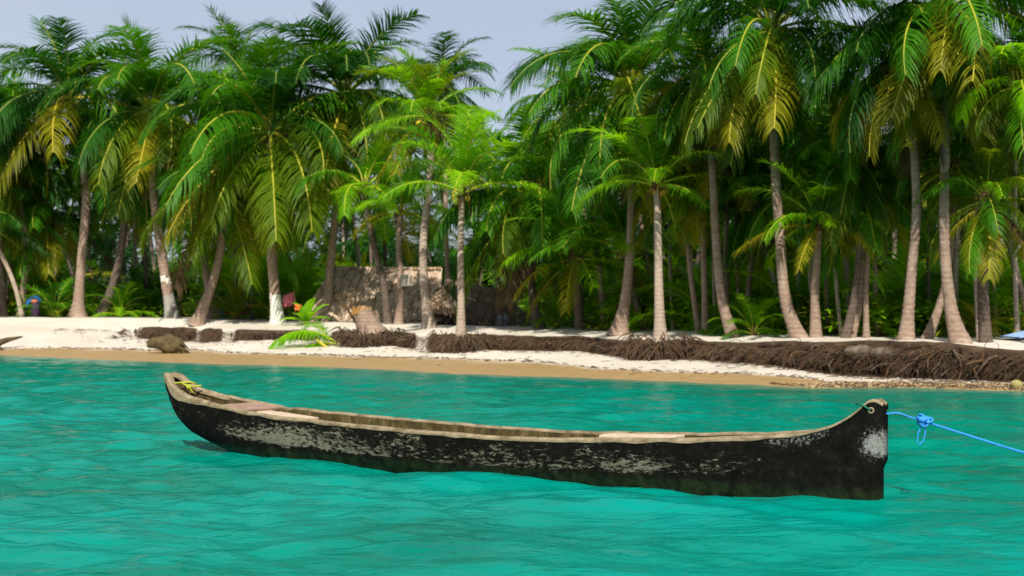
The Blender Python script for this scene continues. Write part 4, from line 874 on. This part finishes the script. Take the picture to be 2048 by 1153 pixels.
# ------------------------------------------------------------------ the dugout canoe
AX0 = Vector((3.1, 12.0, 0)); AXD = Vector((-.826, .563, 0)).normalized(); AXN = Vector((.563, .826, 0)).normalized()   # from the right stem to the left tip; far side
CW = [(-.09, .05), (-.05, .085), (0, .10), (.3, .13), (1, .235), (2, .36), (3.5, .45), (5, .46), (6.5, .42), (7.5, .34), (8.2, .26), (8.5, .19), (8.66, .12), (8.72, .085)]
CZ = [(-.09, .80), (-.06, .845), (-.02, .865), (.03, .85), (.08, .80), (.2, .70), (.34, .62), (.58, .555), (1.0, .505), (1.3, .485), (1.8, .452), (2.4, .425), (3, .398), (3.6, .385), (4.8, .40), (5.7, .425), (6.6, .455), (7.2, .49), (7.5, .525), (8.1, .60), (8.4, .67), (8.56, .76), (8.64, .84), (8.69, .865), (8.72, .85)]
CK = [(-.09, -.22), (.0, -.22), (2, -.22), (6.5, -.2), (7.2, -.12), (7.6, -.02), (7.95, .07), (8.25, .17), (8.45, .29), (8.6, .44), (8.69, .58), (8.72, .64)]
def ci(tab, t): return float(np.interp(t, [a for a, _ in tab], [b for _, b in tab]))
def cpt(t, lat, z): return AX0 + AXD * t + AXN * lat + Vector((0, 0, z))
def smooth_tab(tab):
    ts = np.linspace(tab[0][0], tab[-1][0], 700); v = np.interp(ts, [a for a, _ in tab], [b for _, b in tab])
    k = np.hanning(15); k /= k.sum(); vp = np.pad(v, 7, mode='edge'); s = np.convolve(vp, k, 'valid'); return list(zip(ts, s))
CW, CZ, CK = smooth_tab(CW), smooth_tab(CZ), smooth_tab(CK)
def notch(t, side):                              # dents and wear along the two rims
    z = .007 * mnoise.noise(Vector((t * 3.1, side * 7.7, 0))) + .004 * mnoise.noise(Vector((t * 11, side * 3, 4)))
    if side > 0: z -= .022 * max(0, 1 - abs(t - 7.12) / .12)
    return z
def canoe_materials():
    m, t, b, o = newmat('black_weathered_hull')
    au = N(t, 'ShaderNodeAttribute', attribute_name='along'); av = N(t, 'ShaderNodeAttribute', attribute_name='down')
    v = objvec(t, (1, 1, 1)); vs = objvec(t, (1, 1, 2.2)); vert = objvec(t, (1.5, 1.5, .5))
    cx = N(t, 'ShaderNodeCombineXYZ'); t.links.new(math_(t, 'MULTIPLY', au.outputs['Fac'], 5.2), cx.inputs[0]); t.links.new(math_(t, 'MULTIPLY', av.outputs['Fac'], 1.05), cx.inputs[1])
    n1 = noise(t, 19, 9, .78, cx.outputs[0], .5); n2 = noise(t, 1.5, 4, .6, objvec(t, (1, 1, 2.5))); n3 = noise(t, 60, 4, .7, vs); n4 = noise(t, 9, 6, .7, v)
    base = ramp(t, n4, [(.33, (.0025, .0025, .002)), (.58, (.007, .0066, .005)), (.78, (.030, .028, .018))])
    # scoured band under the rim, strongest in the left and middle of the boat
    band = ramp(t, av.outputs['Fac'], [(.09, (.35, .35, .35)), (.20, (.62, .62, .62)), (.36, (1, 1, 1)), (.47, (.85, .85, .85)), (.56, (0, 0, 0))])
    run = ramp(t, au.outputs['Fac'], [(.10, (0, 0, 0)), (.17, (.60, .60, .60)), (.28, (.85, .85, .85)), (.36, (.42, .42, .42)), (.48, (.62, .62, .62)), (.58, (.95, .95, .95)), (.80, (1, 1, 1)), (.95, (.1, .1, .1))])
    bf = math_(t, 'MULTIPLY', math_(t, 'MULTIPLY', band, run), 1.0)
    def spread(x):
        r_ = N(t, 'ShaderNodeMapRange'); t.links.new(x, r_.inputs[0]); r_.inputs[1].default_value = .34; r_.inputs[2].default_value = .66; return r_.outputs[0]
    chip = math_(t, 'ADD', math_(t, 'ADD', spread(n1), math_(t, 'MULTIPLY', spread(n2), .5)), math_(t, 'MULTIPLY', bf, .62))
    cf = N(t, 'ShaderNodeMapRange'); t.links.new(chip, cf.inputs[0]); cf.inputs[1].default_value = 1.20; cf.inputs[2].default_value = 1.42
    cf = math_(t, 'MULTIPLY', cf.outputs[0], math_(t, 'GREATER_THAN', bf, .06))
    pale = ramp(t, n3, [(.3, (.075, .075, .052)), (.7, (.25, .245, .175))])
    c = mixc(t, cf, base, pale)
    patch = N(t, 'ShaderNodeAttribute', attribute_name='patch')   # the grey white patch on the right stem
    pf = N(t, 'ShaderNodeMapRange'); t.links.new(math_(t, 'ADD', patch.outputs['Fac'], math_(t, 'MULTIPLY', math_(t, 'SUBTRACT', noise(t, 34, 6, .75, v), .5), 3.0)), pf.inputs[0]); pf.inputs[1].default_value = .45; pf.inputs[2].default_value = .9
    c = mixc(t, math_(t, 'MULTIPLY', pf.outputs[0], .8), c, ramp(t, n3, [(.3, (.16, .16, .15)), (.7, (.36, .36, .34))]))
    wl = N(t, 'ShaderNodeAttribute', attribute_name='wetband'); wf = math_(t, 'ADD', wl.outputs['Fac'], math_(t, 'MULTIPLY', math_(t, 'SUBTRACT', n4, .5), .7), True)
    wf = math_(t, 'MULTIPLY', wf, wl.outputs['Fac'], True)      # soaked wood with a film of algae along the waterline
    c = mixc(t, wf, c, ramp(t, n4, [(.35, (.004, .007, .004)), (.7, (.022, .034, .014))]))
    t.links.new(c, b.inputs['Base Color']); b.inputs['Specular IOR Level'].default_value = .06
    rr_ = N(t, 'ShaderNodeMapRange'); t.links.new(wf, rr_.inputs[0]); rr_.inputs[3].default_value = .85; rr_.inputs[4].default_value = .35; t.links.new(rr_.outputs[0], b.inputs['Roughness'])
    bump(t, math_(t, 'ADD', n4, math_(t, 'MULTIPLY', cf, .6)), b, .6, .015)
    hull = m
    rim = simple('bare_weathered_rim', (.10, .070, .035), (.34, .27, .165), 7, .85, (1, 1, 2), .6, .01)
    inner, t, b, o = newmat('mossy_inner_wood'); n = noise(t, 6, 6, .7, objvec(t, (1, 1, .6))); n2 = noise(t, 28, 4, .7, objvec(t, (1, 1, .25)))
    t.links.new(ramp(t, math_(t, 'ADD', math_(t, 'MULTIPLY', n, .6), math_(t, 'MULTIPLY', n2, .4)), [(.34, (.020, .014, .006)), (.5, (.062, .047, .016)), (.68, (.18, .135, .065))]), b.inputs['Base Color'])
    b.inputs['Roughness'].default_value = .9; b.inputs['Specular IOR Level'].default_value = .15; bump(t, n2, b, .5, .012)
    return hull, rim, inner
def canoe():
    hull_m, rim_m, in_m = canoe_materials()
    o = empty('dugout_canoe', AX0 + AXD * 4.3, 'long black weathered dugout canoe floating moored on the turquoise water', 'canoe'); off = o.location
    ts = np.concatenate([np.linspace(-.09, .5, 36), np.linspace(.56, 7.6, 100), np.linspace(7.65, 8.72, 44)]); nt_, na = len(ts), 21
    V, Fc, U, D, PT, WB = [], [], [], [], [], []
    for i, tt in enumerate(ts):
        w_, zk = ci(CW, tt), ci(CK, tt)
        for side in (-1, 1):
            zr = ci(CZ, tt) + notch(tt, side) - .012
            for k in range(na):
                th = k / (na - 1) * math.pi / 2; blade = max(0, 1 - tt / .8)
                lat = w_ * math.cos(th) ** (.55 * (1 - blade) + .30 * blade) if k < na - 1 else 0
                zz = zk + (zr - zk) * (1 - math.sin(th)); p = cpt(tt, side * lat, zz)
                p += AXN * side * .006 * mnoise.noise(p * 3.0) * (lat > 0)
                if tt < -.05 and zz < .30: p += AXD * .035      # the step in the stem
                V.append(p - off); U.append((tt + .09) / 8.81); D.append(max(0, (zr - zz) / .60))
                WB.append(max(0.0, min(1.0, (.13 - zz) / .08)))
                sm = lambda e0, e1, q: max(0.0, min(1.0, (q - e0) / (e1 - e0))); PT.append(max(sm(.16, .0, tt) * sm(.32, .42, zz) * sm(.64, .54, zz), .5 * sm(.3, .42, tt) * sm(1.0, .85, tt) * sm(.16, .05, zr - zz)))
    st = 2 * na
    for i in range(nt_ - 1):
        for s in (0, 1):
            for k in range(na - 1):
                a = i * st + s * na + k; q = (a, a + 1, a + 1 + st, a + st); Fc.append(q if s else q[::-1])
    for e in (0, nt_ - 1):
        for k in range(na - 1): a = e * st + k; b_ = e * st + na + k; q = (a, a + 1, b_ + 1, b_); Fc.append(q if e == 0 else q[::-1])
    me = mesh('hull', V, Fc, hull_m)
    for nm, dat in (('along', U), ('down', D), ('patch', PT), ('wetband', WB)): a = me.attributes.new(nm, 'FLOAT', 'POINT'); a.data.foreach_set('value', np.array(dat, dtype=np.float32))
    link('hull', me, o)
    # rim: one continuous rounded strip on each side
    V, Fc = [], []; sec = 7
    for side in (-1, 1):
        o0 = len(V)
        for i, tt in enumerate(ts):
            w_, zr = ci(CW, tt), ci(CZ, tt) + notch(tt, side); bow = max(0, min(1, (tt - 7.6) / .9)); th = min((.055 if side < 0 else .034) + .05 * bow, w_ * .98) * (1 + .18 * mnoise.noise(Vector((tt * 2.3, side, 2)))); th = min(th, w_)
            low = (.014 + .024 * max(0, min(1, (tt - .3) / .6))) + .075 * bow + .014 * mnoise.noise(Vector((tt * 4, side * 3, 1)))
            for lat, dz in ((w_ + .007, -low), (w_ + .011, -.022), (w_ + .002, -.003), (w_ - th * .35, .006), (w_ - th * .75, .002), (w_ - th, -.02), (w_ - th, -.05)):
                V.append(cpt(tt, side * lat, zr + dz) - off)
        for i in range(nt_ - 1):
            for k in range(sec - 1): a = o0 + i * sec + k; q = (a, a + 1, a + sec + 1, a + sec); Fc.append(q if side < 0 else q[::-1])
    link('gunwale', mesh('gunwale', V, Fc, rim_m), o)
    # inside
    V, Fc = [], []; ti = np.linspace(.56, 8.62, 110); na2 = 11
    for tt in ti:
        dep = min(1, max(0.02, (tt - .5) / .9)) * min(1, max(.02, (8.68 - tt) / .5)) ** .7; w_ = max(.004, ci(CW, tt) - .05)
        for side in (-1, 1):
            zr = ci(CZ, tt) + notch(tt, side) - .02; fl = zr - (zr - .05 - max(0, ci(CK, tt))) * dep
            for k in range(na2):
                th = k / (na2 - 1) * math.pi / 2; p = cpt(tt, side * w_ * math.cos(th) ** .5 if k < na2 - 1 else 0, fl + (zr - fl) * (1 - math.sin(th))); V.append(p - off + AXN * .008 * mnoise.noise(p * 6))
    st = 2 * na2
    for i in range(len(ti) - 1):
        for s in (0, 1):
            for k in range(na2 - 1): a = i * st + s * na2 + k; q = (a, a + st, a + 1 + st, a + 1); Fc.append(q if s else q[::-1])
    link('inner_hull', mesh('inner_hull', V, Fc, in_m), o)
    # thwart near the left end (part), loose boards (things)
    plank_m = simple('worn_plank', (.22, .13, .09), (.38, .25, .18), 5, .85, (1, 1, 6)); pale_m = simple('pale_board', (.44, .33, .22), (.60, .48, .34), 5, .85, (1, 1, 6))
    rot = math.atan2(AXD.y, AXD.x)
    def board(t, lat, z, sx, sy, sz, mat, tilt=0, yaw=0):
        mb = MB(); M = Matrix.Rotation(rot + yaw, 3, 'Z') @ Matrix.Rotation(tilt, 3, 'Y'); mb.box((0, 0, 0), (sx, sy, sz), mat=M); return mb, cpt(t, lat, z)
    mb, p = board(7.45, .04, .485, .42, .58, .04, plank_m, -.10); ob = mb.build('thwart', plank_m, o, smooth=False, loc=p - off)
    mb, p = board(6.95, .12, .40, .75, .24, .05, pale_m, -.09, .14); bv = mb.build('loose_board', pale_m, None, smooth=False, loc=p); tag(bv, 'pale cut board slanting down from the seat inside the canoe', 'board')
    mb, p = board(2.35, .14, .40, .8, .24, .045, pale_m, .03, .05); bv2 = mb.build('loose_board', pale_m, None, smooth=False, loc=p); tag(bv2, 'pale flat board lying inside the canoe right of its middle', 'board')
    for q in (ob, bv, bv2): bm_ = q.modifiers.new('soft_edge', 'BEVEL'); bm_.width = .01; bm_.segments = 2
    # mooring: hole ring, green loop, blue rope, yellow tie
    c0 = cpt(.0, -.104, .765); mb = MB()
    n_ = 14; ring = [c0 + AXD * .022 * math.cos(2 * math.pi * i / n_) + Vector((0, 0, .022 * math.sin(2 * math.pi * i / n_))) for i in range(n_ + 1)]; mb.tube([q - off for q in ring], .008, 6, 0, False); mb.build('rope_hole', rim_m, o)
    def rope(mb, pts, r, tw=60, n=200):          # three laid strands
        pts = [Vector(p_) for p_ in pts]; ls = [0]
        for a, b in zip(pts, pts[1:]): ls.append(ls[-1] + (b - a).length)
        tot = ls[-1]; n = max(12, int(tot * 90)); P_ = [Vector([float(np.interp(tot * i / n, ls, [q[j] for q in pts])) for j in range(3)]) for i in range(n + 1)]
        for s in range(3):
            q = []
            for i, p_ in enumerate(P_):
                d = (P_[min(i + 1, n)] - P_[max(i - 1, 0)]).normalized(); u = d.orthogonal().normalized(); v_ = d.cross(u); a = 2 * math.pi * s / 3 + tot * i / n * tw
                q.append(p_ + (u * math.cos(a) + v_ * math.sin(a)) * r * .55)
            mb.tube(q, r * .6, 5)
    green = simple('green_cord', (.005, .10, .05), (.01, .20, .10), 20, .6, bs=.2); blue = simple('blue_rope_fibre', (.02, .18, .55), (.05, .33, .85), 40, .6, bs=.3); yel = simple('yellow_green_cord', (.30, .34, .02), (.50, .52, .05), 20, .7)
    mb = MB(); e0 = at(1775, 824, 11.95); e1 = at(1812, 833, 11.95)
    mb.tube([c0, cpt(.05, -.125, .80), cpt(.11, -.115, .825), cpt(.15, -.06, .815), cpt(.16, .03, .80), cpt(.08, .125, .80), cpt(-.06, .12, .78), e0, e1], .0075, 6)
    tag(mb.build('green_cord', green), 'green cord looped through the hole in the right stem', 'cord')
    kn = at(1845, 842, 11.95); mb = MB()
    rope(mb, [cpt(-.095, 0, .735), at(1795, 826, 11.95), at(1820, 835, 11.95), kn], .0085)
    rope(mb, [cpt(-.095, .02, .75), at(1800, 829, 11.96), kn], .006)
    for i in range(9):
        rr = random.Random(i); c = kn + Vector((rr.gauss(0, .022), rr.gauss(0, .015), rr.gauss(0, .018))); u = Vector((rr.gauss(0, 1), rr.gauss(0, 1), rr.gauss(0, 1))).normalized(); v_ = u.orthogonal().normalized(); w_ = u.cross(v_)
        mb.tube([c + (v_ * math.cos(a) * .036 + w_ * math.sin(a) * .03) for a in np.linspace(0, 6.28, 13)], .009, 6, 0, False)
    mb.tube([kn + Vector((0, 0, -.02)), at(1836, 868, 11.95), at(1834, 884, 11.95), at(1839, 890, 11.95), at(1847, 882, 11.95), at(1851, 862, 11.95), kn], .006, 6)
    a_, b_ = kn, Vector((6.9, 11.7, -.12)); P_ = [a_.lerp(b_, u) + Vector((0, 0, -.10 * math.sin(math.pi * u))) for u in np.linspace(0, 1, 16)]; P_[1:1] = []
    rope(mb, P_, .0095)
    tag(mb.build('mooring_rope', blue), 'bright blue mooring rope with a bulky knot and hanging loop', 'rope')
    mb = MB(); w8 = ci(CW, 8.52); z8 = ci(CZ, 8.52)
    mb.tube([cpt(8.52, -w8 - .01, z8 - .03), cpt(8.53, -w8 * .6, z8 + .0), cpt(8.53, 0, z8 + .0), cpt(8.5, w8 * .7, z8 - .0), cpt(8.48, w8 + .012, z8 - .02)], .012, 6)
    kc = cpt(8.42, .02, z8 - .05)
    for i in range(5):
        rr = random.Random(i + 50); u = Vector((rr.gauss(0, 1), rr.gauss(0, 1), rr.gauss(0, 1))).normalized(); v_ = u.orthogonal().normalized(); w_ = u.cross(v_)
        mb.tube([kc + (v_ * math.cos(a) + w_ * math.sin(a)) * .03 for a in np.linspace(0, 6.28, 10)], .011, 5, 0, False)
    mb.tube([cpt(8.53, 0, z8 + .0), kc, cpt(8.36, .03, z8 - .12)], .011, 5); mb.tube([kc, cpt(8.3, .1, z8 - .03)], .010, 5)
    mb.build('tie_cord', yel, o, loc=-off)
canoe()
